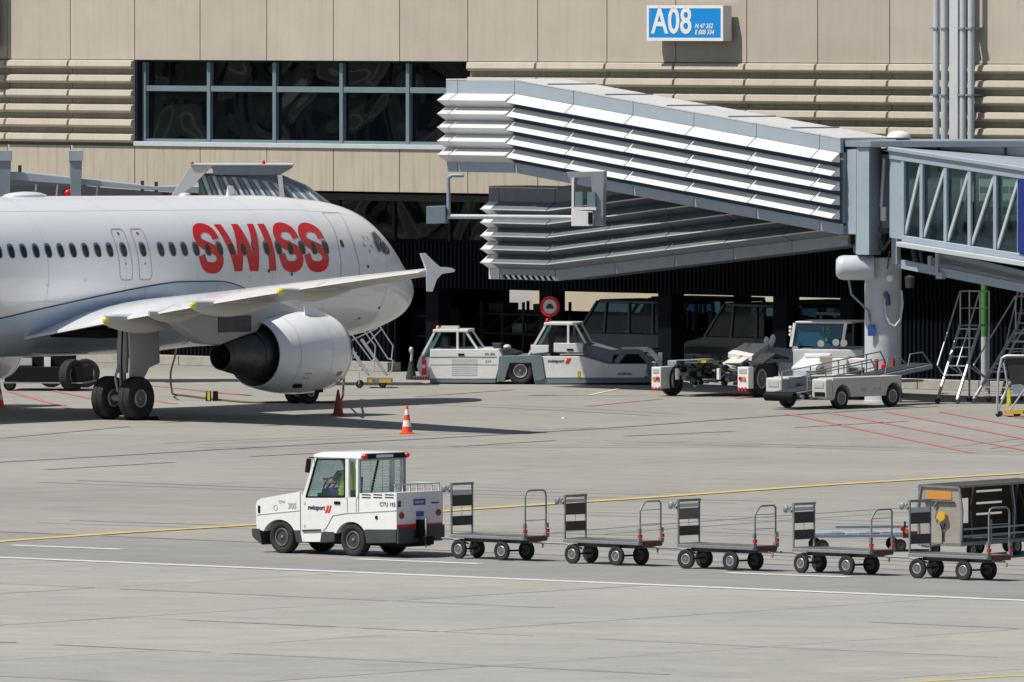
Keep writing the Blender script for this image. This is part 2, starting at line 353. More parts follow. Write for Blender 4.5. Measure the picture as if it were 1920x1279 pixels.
# ================================================================ GROUND
def sheet(name, pts, z, mat, parent=None, th=0.0):
    return MB().add([(p[0], p[1], z) for p in pts], [tuple(range(len(pts)))]).build(name, mat, parent)
apron = MB().add([(-1500,-300,0),(1500,-300,0),(1500,2500,0),(-1500,2500,0)], [(0,1,2,3)]).build('apron', 'apron_mat'); tag(apron, kind='structure')
def ext(a, b, k0, k1):
    a = Vector(a[:2]); b = Vector(b[:2]); d = b-a; return a - d*k0, b + d*k1
wl0, wl1 = ext(G(0,1047), G(1920,1128), 3, 3)              # long white edge line of the service road
rl0, rl1 = ext(G(0,997), G(1920,1078), 3, 3)               # faint red line on its far side
road = sheet('service_road', [wl0, wl1, rl1, rl0], .004, 'road_mat'); tag(road, kind='structure')
# concrete slabs in the foreground, each slab of its own, over a dark joint bed
wd_ = (wl1-wl0).normalized(); wn_ = Vector((wd_.y, -wd_.x));
if wn_.y > 0: wn_ = -wn_
slab_bed = sheet('slab_bed', [wl0, wl1, wl1 + wn_*300, wl0 + wn_*300], .004, 'seam'); tag(slab_bed, kind='structure')
L_ = 7.4; base_ = Vector(G(0,1047)[:2])
slab_me = {}
rnd = random.Random(3)
apron2 = bpy.data.objects.new('concrete_pavement', None); COL.objects.link(apron2); tag(apron2, kind='structure')
for j in range(0, 9):
    for i in range(-9, 13):
        c = base_ + wd_*(i*L_ + (2.1)) + wn_*(j*L_ + .25)
        key = 0
        if key not in slab_me:
            g = .017
            m_ = MB().loft([[(g,g,0),(L_-g,g,0),(L_-g,L_-g,0),(g,L_-g,0)], [(g+.006,g+.006,.02),(L_-g-.006,g+.006,.02),(L_-g-.006,L_-g-.006,.02),(g+.006,L_-g-.006,.02)]])
            slab_me[key] = m_.mesh('slab', 'slab_mat')
        o = bpy.data.objects.new('slab', slab_me[key]); COL.objects.link(o); o.parent = apron2
        o.location = (c.x, c.y, .0 + rnd.uniform(-.002,.002)); o.rotation_euler = (0,0,math.atan2(wd_.y, wd_.x) if wn_.dot(Vector((-wd_.y, wd_.x))) > 0 else math.atan2(wd_.y, wd_.x))
        if wn_.dot(Vector((-wd_.y, wd_.x))) < 0: o.location = (c.x + wn_.x*L_, c.y + wn_.y*L_, o.location[2])
def stripe(px, wdt, mat, z=.012, name='painted_line', parent=None, breaks=None):
    pts = [Vector(G(*p)[:2]) if not isinstance(p, Vector) else p for p in px]
    l, r = [], []
    for i, p in enumerate(pts):
        d = (pts[min(i+1, len(pts)-1)] - pts[max(i-1, 0)]).normalized(); n_ = Vector((-d.y, d.x))*wdt/2
        l.append(p+n_); r.append(p-n_)
    m_ = MB()
    for i in range(len(pts)-1):
        m_.add([(*l[i],z),(*l[i+1],z),(*r[i+1],z),(*r[i],z)], [(0,1,2,3)])
    return m_.build(name, mat, parent or apron)
stripe([wl0, wl1], .40, 'line_white', .024)
for a, b in (((20,1023),(230,1031)), ((665,1049),(900,1058)), ((1360,1075),(1592,1083))): stripe([a, b], .34, 'line_white')
a_, b_ = ext(G(20,1023), G(230,1031), 0, 0); per = Vector(G(665,1049)[:2]) - a_
for k in (-1, 3):
    stripe([a_ + per*k, b_ + per*k], .16, 'line_white')
stripe([rl0, rl1], .24, 'line_pale_red')
stripe([(-700,1075),(-300,1050),(0,1016),(240,999),(475,985),(700,969),(890,955),(1200,935),(1550,910),(1750,898),(1920,888),(2300,866),(2900,840)], .42, 'line_yellow', .016)
stripe([(1650,1285),(1740,1280),(1880,1271),(2100,1262)], .25, 'line_yellow', .028)
for a, b in (((1475,776),(1825,850)), ((1555,774),(1980,856)), ((1660,772),(2060,851)), ((1765,773),(2160,846)), ((1870,776),(2260,845))): stripe([a, b], .18, 'line_red')
for a, b in (((20,735),(130,766)), ((95,732),(172,748)), ((285,724),(470,742)), ((280,750),(330,758)), ((0,766),(60,764)), ((560,741),(730,742)), ((400,737),(470,742)), ((1380,748),(1440,742))): stripe([a, b], .18, 'line_red')
for a, b in (((85,881),(325,867)), ((845,838),(1040,826)), ((1170,818),(1375,809)), ((0,822),(240,800)), ((470,856),(590,850)), ((1490,802),(1700,790)), ((1100,762),(1240,748)), ((780,744),(960,731))): stripe([a, b], .22, 'line_pale_red')
stripe([(1102,742),(1168,728),(1172,728)], .12, 'line_white'); stripe([(1126,742),(1235,738)], .10, 'line_white')
stripe([(880,848),(1010,843),(1075,846)], .10, 'line_white', .008)
# dark bitumen seams between paving fields
def seam(px, wdt=.07, z=.008): return stripe(px, wdt, 'seam', z, 'bitumen_seam')
seam([(-300,884),(0,867),(200,856),(400,844),(600,833),(800,823),(980,813),(1200,799),(1400,784),(1600,771),(1760,762)], .16)
for k in (0,3): seam([wl0 - wn_*(17+k*7.4), wl1 - wn_*(17+k*7.4)], .02)
for k in range(-6, 12, 3):
    q = base_ + wd_*(k*7.4+2.1) - wn_*9.7
    seam([q, q - wn_*40], .02)
rs_ = random.Random(8)
for j in range(1, 9):                                    # dirt held in the slab joints
    x = -60.0
    while x < 80:
        ln = rs_.uniform(3, 11)
        if rs_.random() < .8: q = base_ + wd_*x + wn_*(j*L_+.25); stripe([q, q + wd_*ln*.5 + wn_*rs_.uniform(-.03,.03), q + wd_*ln], rs_.uniform(.08,.26), 'joint_stain', .0245, 'joint_stain')
        x += ln + rs_.uniform(.2, 3)
for i in range(-9, 13):
    x = .6
    while x < 62:
        ln = rs_.uniform(2, 8)
        if rs_.random() < .7: q = base_ + wd_*(i*L_+2.1) + wn_*x; stripe([q, q + wn_*ln], rs_.uniform(.05,.14), 'joint_stain', .0235, 'joint_stain')
        x += ln + rs_.uniform(.5, 4)
# pale kerb that carries the ground-floor wall
FA = Fr(P(960,400,338), -45)
# ================================================================ TERMINAL BUILDING
terminal = thing('terminal_building', 'beige concrete airport terminal with ribbed facade bands and dark ground floor', 'building', FA)
jp = [131.7,252.3,375,500,625,749,877,1008,1138,1267,1400,1533,1668,1805]
us = [FA.x(p, 100) for p in jp]; dM = (us[-1]-us[0])/(len(us)-1)
us = [us[0] - dM*k for k in (4,3,2,1)] + us + [us[-1] + dM*k for k in range(1,5)]
zT = FA.z(960,116); zTl = zT
zpanel_top = 17.5
iw0, iw1 = 5, 10                                          # joints 252 .. 877 (window bay)
z_up = FA.z(560,114.5); z_sill = FA.z(500,268); z_low0 = FA.z(740,360.5); z_low1 = FA.z(500,277)
back = MB(); U0, U1 = us[0], us[-1]
back.box(U0, U1, .25, 1.2, z_low0+.02, z_sill-.35); back.box(U0, us[iw0]-.0, .25, 1.2, z_sill-.35, zpanel_top-.1); back.box(us[iw1], U1, .25, 1.2, z_sill-.35, zpanel_top-.1)
back.box(us[iw0], us[iw1], .25, 1.2, z_up+.02, zpanel_top-.1)
back.box(us[iw0], us[iw1], 1.2, 24, z_sill-.5, z_sill-.4)
back.build('wall', 'facade', terminal)
MB().box(U0, U1, 1.2, 24, 5.2, 5.4).build('floor_slab', 'dark_grey', terminal)
MB().box(U0-.3, U1+.3, -.3, 24.5, zpanel_top, zpanel_top+.4).build('roof', 'zinc_dark', terminal)
m_ = MB(); m_.box(U0, U1, 23.6, 24, 3.4, zpanel_top); m_.box(U0, U0+.3, 1.2, 23.6, 5.4, zpanel_top); m_.box(U1-.3, U1, 1.2, 23.6, 5.4, zpanel_top); m_.build('wall', 'facade', terminal)
g_ = .014
for i in range(len(us)-1):                               # tall upper cladding panels
    a, b = us[i]+g_, us[i+1]-g_
    zl = (z_up if iw0 <= i < iw1 else zT) + .01
    MB().box(a, b, 0, .22, zl, zpanel_top-.12).build('wall_panel', 'facade', terminal, bevel=.012)
RP = (FA.z(100,112.7)-FA.z(100,222.7))/4.0               # pitch of the horizontal ribs
def rib(a, b, z, parent):
    """one cast rib: near-vertical front that leans out, chamfered ends, undercut below"""
    e = .10
    pr = [(.22,0),(.02,-.005),(-.11,-.035),(-.15,-.19),(-.14,-.215),(.0,-.275),(.22,-.275)]
    r0 = [(a + max(0,-y)*.45, y, z+dz) for y, dz in pr]; r1 = [(b - max(0,-y)*.1, y, z+dz) for y, dz in pr]
    return MB().loft([r0, r1]).build('facade_rib', 'facade_rib', parent)
for i in range(len(us)-1):
    if iw0 <= i < iw1: continue
    a, b = us[i]+g_, us[i+1]-g_
    n_r = 6
    for k in range(n_r): rib(a, b, zT - k*RP, terminal)
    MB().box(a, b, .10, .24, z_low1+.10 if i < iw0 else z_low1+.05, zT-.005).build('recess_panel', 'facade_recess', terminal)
for i in range(len(us)-1):                               # lower cladding panels, stained from the sill
    a, b = us[i]+g_, us[i+1]-g_
    if us[i] > FA.x(1000, 350): b = b
    MB().box(a, b, .0, .22, z_low0, z_low1).build('lower_panel', 'facade_lower', terminal, bevel=.012)
# window band: each glazing pane, mullion and rail
wu0, wu1 = us[iw0]+.10, us[iw1]-.02
ztr = FA.z(560,168); zg1 = z_up-.05; zg0 = z_sill
MB().box(us[iw0], us[iw1], -.06, .45, z_low1+.004, z_sill+.0).build('sill', 'pale_grey_paint', terminal, bevel=.015)
mu = [FA.x(p,200) for p in (260,381,504,629.5,754)] + [us[iw1]-.03]
fb = .34
for k, x in enumerate(mu): MB().box(x-.075, x+.075, fb-.12, fb+.08, zg0+.003, zg1-.003).build('mullion', 'frame_grey', terminal, bevel=.01)
MB().box(wu0-.1, wu1, fb-.06, fb+.06, zg1, z_up+.02).build('head_rail', 'navy_frame', terminal)
for k in range(5):
    a, b = mu[k]+.075, mu[k+1]-.075
    MB().box(a, b, fb-.09, fb+.05, ztr-.085, ztr+.085).build('transom', 'frame_grey', terminal, bevel=.01)
    MB().box(a, b, fb-.09, fb+.05, zg0+.003, zg0+.085).build('bottom_rail', 'frame_grey', terminal)
    for z0, z1 in ((zg0+.088, ztr-.087), (ztr+.087, zg1-.003)):
        o = MB().box(a, b, -.01, .01, z0, z1).build('window_pane', 'window_glass', terminal); o.location = (0, fb+.02, 0)
        o.rotation_euler = (radians(random.uniform(-.15,.15)), 0, 0)
MB().box(us[iw0]-.0, us[iw0]+.1, .02, fb+.1, zg0, z_up).build('window_reveal', 'navy_frame', terminal)
# ground floor, set back: dark glazing band, corrugated fascia, open undercroft with columns
SB = 2.0
zf0 = FA.z(1000,545,SB); zf1 = FA.z(700,452,SB)
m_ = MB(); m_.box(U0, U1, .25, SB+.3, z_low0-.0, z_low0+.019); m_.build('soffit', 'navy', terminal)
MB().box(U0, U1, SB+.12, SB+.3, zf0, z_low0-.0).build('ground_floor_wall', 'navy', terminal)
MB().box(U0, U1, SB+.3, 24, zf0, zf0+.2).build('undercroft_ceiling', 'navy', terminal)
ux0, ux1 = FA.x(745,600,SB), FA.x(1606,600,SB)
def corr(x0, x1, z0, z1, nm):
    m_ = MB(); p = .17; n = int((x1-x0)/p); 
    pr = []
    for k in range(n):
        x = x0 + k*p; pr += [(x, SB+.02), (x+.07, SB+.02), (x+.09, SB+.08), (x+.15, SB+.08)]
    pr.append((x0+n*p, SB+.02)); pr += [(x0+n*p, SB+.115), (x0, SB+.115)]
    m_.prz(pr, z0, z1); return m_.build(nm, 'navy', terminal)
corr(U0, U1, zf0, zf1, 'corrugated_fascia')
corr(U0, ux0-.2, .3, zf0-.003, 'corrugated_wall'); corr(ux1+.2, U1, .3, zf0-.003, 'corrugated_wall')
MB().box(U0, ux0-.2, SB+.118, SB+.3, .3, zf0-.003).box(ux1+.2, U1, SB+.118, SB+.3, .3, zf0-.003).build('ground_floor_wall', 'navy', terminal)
x = U0
while x < ux0-1: MB().box(x+.01, min(x+2.4, ux0-.2), SB-.22, SB+.35, 0, .30).build('kerb_stone', 'kerb_stone', terminal, bevel=.02); x += 2.42
x = ux1+.2
while x < U1: MB().box(x+.01, x+2.4, SB-.22, SB+.35, 0, .30).build('kerb_stone', 'kerb_stone', terminal, bevel=.02); x += 2.42
gz0, gz1 = zf1+.04, z_low0-.16
k = 0; x = FA.x(430,400,SB)
while x < FA.x(1060,400,SB):
    MB().box(x+.05, x+2.35, SB+.06, SB+.09, gz0+.05, gz1-.02).build('window_pane', 'window_glass', terminal)
    MB().box(x-.05, x+.05, SB+.0, SB+.11, gz0, gz1+.1).build('mullion', 'navy_frame', terminal)
    x += 2.4
for px in (820, 1033, 1256, 1472, 1598):
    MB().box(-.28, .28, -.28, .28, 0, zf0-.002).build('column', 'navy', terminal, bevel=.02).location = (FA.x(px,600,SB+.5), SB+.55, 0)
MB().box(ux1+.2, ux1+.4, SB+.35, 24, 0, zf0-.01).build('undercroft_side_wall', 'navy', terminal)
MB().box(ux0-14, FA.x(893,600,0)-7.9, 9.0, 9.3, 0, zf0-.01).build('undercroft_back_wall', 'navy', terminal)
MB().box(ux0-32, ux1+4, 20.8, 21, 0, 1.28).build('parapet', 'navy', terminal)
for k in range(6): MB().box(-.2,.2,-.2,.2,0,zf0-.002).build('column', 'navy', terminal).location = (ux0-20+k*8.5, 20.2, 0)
# far side of the building: another pale wall seen through the undercroft
farw = MB().box(-45, 60, 46, 48, 0, 6.5).build('far_wall', 'far_wall'); farw.location = FA.o; farw.rotation_euler = (0,0,FA.a)
tag(farw, 'pale sunlit wall seen through the open ground floor behind the vans', 'wall')
# downpipes and pilaster on the right
xs = [FA.x(p,100,-.35) for p in (1758,1773,1808,1823)]
zb = FA.z(1790,262,-.4)
MB().box(FA.x(1785,100,-.3), FA.x(1801,100,-.3), -.42, -.1, zb, zpanel_top).build('pilaster', 'zinc', terminal, bevel=.01)
for x in xs:
    p = MB().tube([(x,-.40,zb),(x,-.40,zpanel_top-.2)], .095, 14).build('downpipe', 'steel_blue', terminal, smooth=40)
    p.data.materials[0] = MATS['pale_grey_paint']
    for py in (53,178): MB().box(x-.125, x+.125, -.52, -.0, FA.z(1790,py,-.4)-.025, FA.z(1790,py,-.4)+.025).build('pipe_clamp', 'steel_grey', p)
MB().tube([(U0+8.2,-.5,zT+.3),(U0+8.2,-.5,zpanel_top-1)], .4, 16).build('vent_duct', 'zinc_dark', terminal, smooth=40)
# ---------------------------------------------------------------- stand sign A08
SG = Fr(FA.o - FA.ey*.55, -45)
sign = thing('gate_sign', 'blue stand sign reading A08 in white frame high on beige wall', 'sign', SG)
x0, z1 = SG.xz(1213,10); x1, z0 = SG.xz(1356,77)
MB().box(x0, x1, .03, .36, z0, z1).build('sign_box', 'zinc', sign, bevel=.015)
m_ = MB(); f_ = .09
m_.box(x0,x1,-.01,.028,z0,z0+f_).box(x0,x1,-.01,.028,z1-f_,z1).box(x0,x0+f_,-.01,.028,z0+f_+.001,z1-f_-.001).box(x1-f_,x1,-.01,.028,z0+f_+.001,z1-f_-.001)
m_.build('sign_frame', 'white_paint', sign)
MB().box(x0+f_+.001, x1-f_-.001, .0, .027, z0+f_+.001, z1-f_-.001).build('sign_face', 'blue_sign', sign)
m_ = MB(); m_.box(x0+.3,x0+.4,.36,.56,z0+.3,z0+.5).box(x1-.4,x1-.3,.36,.56,z0+.3,z0+.5); m_.build('bracket', 'zinc_dark', sign)
text('A08', 1.06, 'white_paint', sign, (SG.x(1222,60), -.006, SG.z(1222,62)), bold=.018, sx=.93)
text('N 47 352', .19, 'white_paint', sign, (SG.x(1303,52), -.006, SG.z(1303,53)), bold=.004, shear=.25)
text('E 008 334', .19, 'white_paint', sign, (SG.x(1303,63), -.006, SG.z(1303,64.5)), bold=.004, shear=.25)

# ================================================================ FIXED WALKWAYS AND BOARDING BRIDGE
WK = Fr(P(965,300,328.5), -50)
walk = thing('passenger_walkway', 'upper silver walkway with bright zigzag ribs sloping down beside the terminal', 'walkway', WK)
xl = WK.x(836,240); xk = 0.0; xr = WK.x(1577,350)-.02
joints = [xl, WK.x(858,240), 0.0] + [WK.x(p,300) for p in (1075.5,1187,1301,1418,1537)] + [xr]
zt0 = WK.z(965,152); zt1 = WK.z(1577,262)
zb0 = WK.z(965,324); zb1 = WK.z(1577,429)
def zlin(za, zb, x): return za if x <= 0 else za + (zb-za)*x/(WK.x(1577,350))
def seg(prof, x0, x1, z0, z1, name, mat, parent, inset=.0, bev=0):
    return MB().loft([[(x0+inset, y, z0+dz) for y, dz in prof], [(x1-inset, y, z1+dz) for y, dz in prof]]).build(name, mat, parent, bevel=bev)
rp = (WK.z(858,175)-WK.z(858,303))/5.0
W_ = 1.9
for i in range(len(joints)-1):
    a, b = joints[i], joints[i+1]
    A, B = zlin(zt0,zt1,a), zlin(zt0,zt1,b)
    LA, LB = zlin(zb0,zb1,a), zlin(zb0,zb1,b)
    top = WK.z(858,175)-zt0
    seg([(0,0),(0,top),(.12,top),(.12,0)], a, b, A, B, 'roof_fascia', 'steel_blue', walk, .012)
    seg([(.0,.012),(W_,.012),(W_,.05),(.0,.05)], a, b, A, B, 'roof_sheet', 'zinc', walk, .012)
    for k in range(5):
        z = top - k*rp
        for yy, sg_ in ((0,-1), (W_,1)):
            prof = [(yy+sg_*.02, z-.004),(yy+sg_*.36, z-rp*.50),(yy+sg_*.34, z-rp*.54),(yy+sg_*.02, z-rp+.004)]
            if sg_ > 0: prof = prof[::-1]
            if i >= 2:
                prof = [(yy+sg_*.02, z-.004),(yy+sg_*.34, z-rp*.61),(yy+sg_*.32, z-rp*.64),(yy+sg_*.0, z-rp*.69)]
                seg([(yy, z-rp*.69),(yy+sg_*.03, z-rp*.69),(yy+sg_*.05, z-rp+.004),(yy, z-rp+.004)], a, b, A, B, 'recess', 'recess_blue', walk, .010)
                if sg_ > 0: prof = prof[::-1]
                seg(prof, a, b, A, B, 'rib', 'rib_white', walk, .026)
                continue
            seg(prof + [(yy-sg_*.1, z-rp+.004),(yy-sg_*.1, z-.004)], a, b, A, B, 'rib', 'rib_white', walk, .026)
    zz = top - 5*rp
    seg([(.0,zz-.004),(.12,zz-.004),(.12,zz-.30),(.0,zz-.30)], a, b, A, B, 'base_beam', 'steel_blue', walk, .012)
    seg([(.1,top),(W_-.1,top),(W_-.1,zz),(.1,zz)], a, b, A+.01, B+.01, 'core', 'steel_grey', walk)
    seg([(.12,zz-.05),(W_,zz-.05),(W_,zz-.29),(.12,zz-.29)], a, b, A, B, 'underside', 'zinc_dark', walk)
for px in (1022,1130,1245,1360,1478):                       # joints of the roof sheets stand up as seams
    x = WK.x(px,220); z = zlin(zt0,zt1,x)
    MB().bar((x,.1,z+.06),(x,W_,z+.06),.05,.05).build('roof_seam', 'steel_grey', walk)
# lower walkway directly beneath
LW = Fr(WK.o + WK.ey*.7, -50)
low = thing('passenger_walkway', 'lower shaded walkway with zigzag ribs and striped bottom edge beneath the upper one', 'walkway', LW)
lj = [LW.x(916,430), LW.x(936,430), LW.x(1041,430), LW.x(1153,430), LW.x(1265,430), LW.x(1375,430), LW.x(1485,430), LW.x(1590,430)]
lz = LW.z(936,352); k_end = (LW.z(1570,459)-LW.z(1041,523))/(LW.x(1570,459)-lj[2])
lrp = (LW.z(936,378)-LW.z(936,503))/5.0; ltop = LW.z(936,378)-lz
def lzz(x): return lz + max(0, x-lj[2])*k_end
for i in range(len(lj)-1):
    a, b = lj[i], lj[i+1]; A, B = lzz(a), lzz(b)
    seg([(0,0),(0,ltop),(.12,ltop),(.12,0)], a, b, A, B, 'roof_fascia', 'zinc_shaded', low, .012)
    seg([(0,.01),(W_-.4,.01),(W_-.4,.05),(0,.05)], a, b, A, B, 'roof_sheet', 'zinc_shaded', low, .012)
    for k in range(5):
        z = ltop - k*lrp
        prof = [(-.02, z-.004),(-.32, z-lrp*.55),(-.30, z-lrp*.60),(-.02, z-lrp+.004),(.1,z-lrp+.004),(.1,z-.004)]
        seg(prof, a, b, A, B, 'rib', 'rib_white' if i == 0 else 'zinc_shaded', low, .02)  # first bay in the lit tone, the others in the shaded tone
        MB().bar((a+.02,-.325,A+z-lrp*.57),(b-.02,-.325,B+z-lrp*.57),.022,.03).build('rib_edge', 'zinc', low)  # light bar stands in for the highlight along each rib tip
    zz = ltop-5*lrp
    seg([(.0,zz-.004),(.12,zz-.004),(.12,zz-.32),(.0,zz-.32)], a, b, A, B, 'base_beam', 'zinc' if i == 0 else 'zinc_dark', low, .012)  # same split: lit tone first, shaded tone after
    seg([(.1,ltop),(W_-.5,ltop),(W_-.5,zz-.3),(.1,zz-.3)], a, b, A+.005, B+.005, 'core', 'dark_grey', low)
zz = lz + ltop - 5*lrp
for k in range(9):
    x = lj[1] + .16 + k*(lj[2]-lj[1]-.2)/9
    MB().pry([(x,zz-.19),(x+.12,zz-.19),(x+.24,zz-.31),(x+.12,zz-.31)], -.008, -.001).build('warning_stripe', 'black', low)
    MB().pry([(x+.13,zz-.19),(x+.25,zz-.19),(x+.37,zz-.31),(x+.25,zz-.31)], -.008, -.001).build('warning_stripe', 'white_paint', low)
# corner cabin and support column
RC = Fr(P(1605,400,317.2), 0)
rot = thing('bridge_cabin', 'blue grey corner cabin joining the silver walkway and glazed bridge on round column', 'boarding bridge', RC)
def rx(px, y=0): return RC.x(px,400,y)
rzt, rzb = RC.z(1605,276), RC.z(1605,478)
rzm = RC.z(1590,440)
MB().prz([(rx(1578,.9),.9),(rx(1606)-.006,.0),(rx(1606)-.006,3.0),(rx(1578,3.2),3.2)], rzm, rzt-.05).build('side_panel', 'steel_blue', rot, bevel=.02)
MB().prz([(rx(1606),.0),(rx(1630,-.3),-.3),(rx(1630,-.3),3.0),(rx(1606),3.0)], rzb, rzt-.0).build('corner_panel', 'steel_blue', rot, bevel=.02)
MB().prz([(rx(1630,-.3)+.006,-.3),(rx(1652,.3),.3),(rx(1652,.3),3.0),(rx(1630,-.3)+.006,3.0)], rzb+.0, rzt).build('front_panel', 'steel_grey', rot, bevel=.02)
MB().prz([(rx(1652,.3)+.006,.5),(rx(1700,.6),.6),(rx(1700,.6),3.0),(rx(1652,.3)+.006,3.0)], RC.z(1690,432), rzt-.2).build('door_panel', 'steel_blue', rot, bevel=.02)
m_ = MB(); m_.prz([(rx(1576,.8),.8),(rx(1606,-.05),-.1),(rx(1632,-.45),-.42),(rx(1990,.0),.3),(rx(1990,3),4.2),(rx(1576,3),4.2)], rzt+.0, rzt+.18); m_.build('roof_slab', 'steel_grey', rot, bevel=.02)
MB().box(rx(1700), rx(1990), .55, 4, rzt-.9, rzt-.004).build('roof_fascia', 'zinc', rot)
for px in (1760, 1885): MB().box(rx(px), rx(px)+.06, .45, .549, rzt-.7, rzt-.01).build('fascia_joint', 'dark_grey', rot)
m_ = MB(); m_.lathe([(0,.33),(.07,.32),(.14,.25),(.19,.1),(.195,.01)], (rx(1685,1.5),1.5,RC.z(1685,258,1.5)), 'z', 24); m_.build('antenna_dome', 'white_paint', rot, smooth=50)
MB().box(rx(1690,1.5)-.15, rx(1690,1.5)+.25, 1.3, 1.7, rzt+.18, RC.z(1685,258,1.5)).build('antenna_foot', 'steel_grey', rot)
cx_ = rx(1656, .8)
MB().lathe([(0,.54),(.05,.54),(.06,.515),(rzb-.1,.515)], (cx_, .9, 0), 'z', 40).build('support_column', 'pale_grey_paint', rot, smooth=40)
m_ = MB(); q = (rx(1598,.3), .3, RC.z(1598,502,.3))
m_.lathe([(-.46,.02),(-.45,.22),(-.38,.31),(-.25,.345),(.55,.345),(.6,.33)], q, 'x', 24); m_.build('air_tank', 'pale_grey_paint', rot, smooth=40)
m_ = MB(); m_.tube([(q[0]-.1,.3,q[2]-.33),(q[0]-.02,.3,q[2]-.75),(q[0]+.45,.5,q[2]-1.2),(q[0]+.6,.6,q[2]-1.9)], .03); m_.build('hose', 'steel_grey', rot, smooth=50)
def rp3(px, py, y=.3): x, z = RC.xz(px, py, y); return (x, y, z)
m_ = MB(); m_.tube([rp3(1659,560),rp3(1661,590),rp3(1668,607),rp3(1678,612),rp3(1688,600),rp3(1692,570),rp3(1690,545)], .035); m_.build('power_cable', 'pale_grey_paint', rot, smooth=50)
m_ = MB(); m_.tube([rp3(1659,548),rp3(1664,556),rp3(1665,573)], .075, 10); m_.build('cable_plug', 'blue_van', rot, smooth=50)
MB().ell(rp3(1669,521), .11,.11,.12).build('camera_housing', 'white_paint', rot, smooth=50)
x, z = RC.xz(1627,630,.38); MB().box(x, x+.2, .36, .42, z, z+.32).build('column_notice', 'blue_label', rot)
m_ = MB(); m_.tube([rp3(1658,298,.2),rp3(1652,388,.2)], .055, 10); m_.build('actuator', 'zinc', rot, smooth=50)
m_ = MB(); m_.tube([rp3(1656,388,.2),rp3(1656,414,.2)], .095, 12); m_.build('actuator_motor', 'white_paint', rot, smooth=50)
m_ = MB(); m_.bar(rp3(1640,432,.2), rp3(1672,430,.2), .1); m_.bar(rp3(1648,450,.2), rp3(1656,470,.2), .12); m_.bar(rp3(1655,470,.15), rp3(1670,448,.15), .08); m_.ell(rp3(1641,411,.2),.07,.07,.07); m_.bar(rp3(1668,470,.15), rp3(1664,505,.15), .04); m_.build('drive_linkage', 'mechanical', rot)
# glazed boarding bridge to the right
BR = Fr(P(1700,400,316.6), -38)
br = thing('boarding_bridge', 'glass sided boarding bridge with diagonal braces sloping down to the right', 'boarding bridge', BR)
def bz(a, b, x): return a + (b-a)*x
x_a, x_b, x_c = BR.x(1692,380), BR.x(1726,380), BR.x(1912,380); x_e = x_c + 9
sT = (BR.z(1905,330)-BR.z(1727,302))/(BR.x(1905,330)-BR.x(1727,302)); sB = (BR.z(1905,481)-BR.z(1727,454))/(BR.x(1905,481)-BR.x(1727,454)); sl_ = (sT+sB)/2
T0 = BR.z(1727,300) - sl_*BR.x(1727,300); B0 = BR.z(1727,458) - sl_*BR.x(1727,458)
zt = lambda x: T0 + sl_*x
zb_ = lambda x: B0 + sl_*x
def bprism(x0, x1, y0, y1, da0, da1, fn0, fn1, nm, mat, bev=0):
    return MB().loft([[(x0,y0,fn0(x0)+da0),(x0,y1,fn0(x0)+da0),(x0,y1,fn1(x0)+da1),(x0,y0,fn1(x0)+da1)],[(x1,y0,fn0(x1)+da0),(x1,y1,fn0(x1)+da0),(x1,y1,fn1(x1)+da1),(x1,y0,fn1(x1)+da1)]]).build(nm, mat, br, bevel=bev)
BWd = 2.6
bprism(BR.x(1668,300), x_e, -.12, BWd+.12, .12, .24, zt, zt, 'roof', 'steel_blue', .02)
for yy in (-.05, BWd):
    bprism(BR.x(1668,300), x_e, yy, yy+.12, -.10, .118, zt, zt, 'top_chord', 'steel_blue', .015)
    bprism(x_a, x_e, yy, yy+.12, .0, .17, zb_, zb_, 'bottom_chord', 'steel_blue', .015)
bprism(x_a, x_e, -.30, BWd+.3, -.14, -.004, zb_, zb_, 'floor_edge', 'pale_grey_paint', .015)
bprism(BR.x(1668,380), x_a-.01, .0, BWd, .05, -.1, zb_, zt, 'end_panel', 'steel_blue')
posts = [1693, 1728, 1773, 1818, 1866, 1911]
px_ = [BR.x(p,380) for p in posts] + [x_c+2.2, x_c+4.4, x_c+6.6, x_c+8.8]
for yy in (0, BWd):
    for i, x in enumerate(px_):
        MB().loft([[(x-.05,yy-.03,zb_(x)+.17),(x+.05,yy-.03,zb_(x)+.17),(x+.05,yy+.07,zb_(x)+.17),(x-.05,yy+.07,zb_(x)+.17)],[(x-.05,yy-.03,zt(x)-.1),(x+.05,yy-.03,zt(x)-.1),(x+.05,yy+.07,zt(x)-.1),(x-.05,yy+.07,zt(x)-.1)]]).build('post', 'steel_blue', br)
    for i in range(len(px_)-1):
        a, b = px_[i], px_[i+1]
        if i != 4 or True: MB().bar((a+.05,yy+.05,zb_(a)+.2),(b-.06,yy+.05,zt(b)-.14), .075).build('brace', 'pale_grey_paint' if yy == 0 else 'steel_blue', br)
        m_ = MB().loft([[(a+.05,yy+.09,zb_(a)+.17),(a+.05,yy+.10,zb_(a)+.17),(a+.05,yy+.10,zt(a)-.1),(a+.05,yy+.09,zt(a)-.1)],[(b-.05,yy+.09,zb_(b)+.17),(b-.05,yy+.10,zb_(b)+.17),(b-.05,yy+.10,zt(b)-.1),(b-.05,yy+.09,zt(b)-.1)]])
        m_.build('glass_pane', 'bridge_glass', br)
bprism(x_c+.0, x_e, -.10, -.06, .2, -.12, zb_, zt, 'blue_panel', 'bridge_blue')
for i in range(3):
    for j in range(4):
        px0 = 1838+j*19; py0 = 350+i*26
        x, z = BR.xz(px0, py0, BWd-.3); MB().box(x, x+.28, BWd-.32, BWd-.3, z-.18, z).build('poster', 'alu', br)
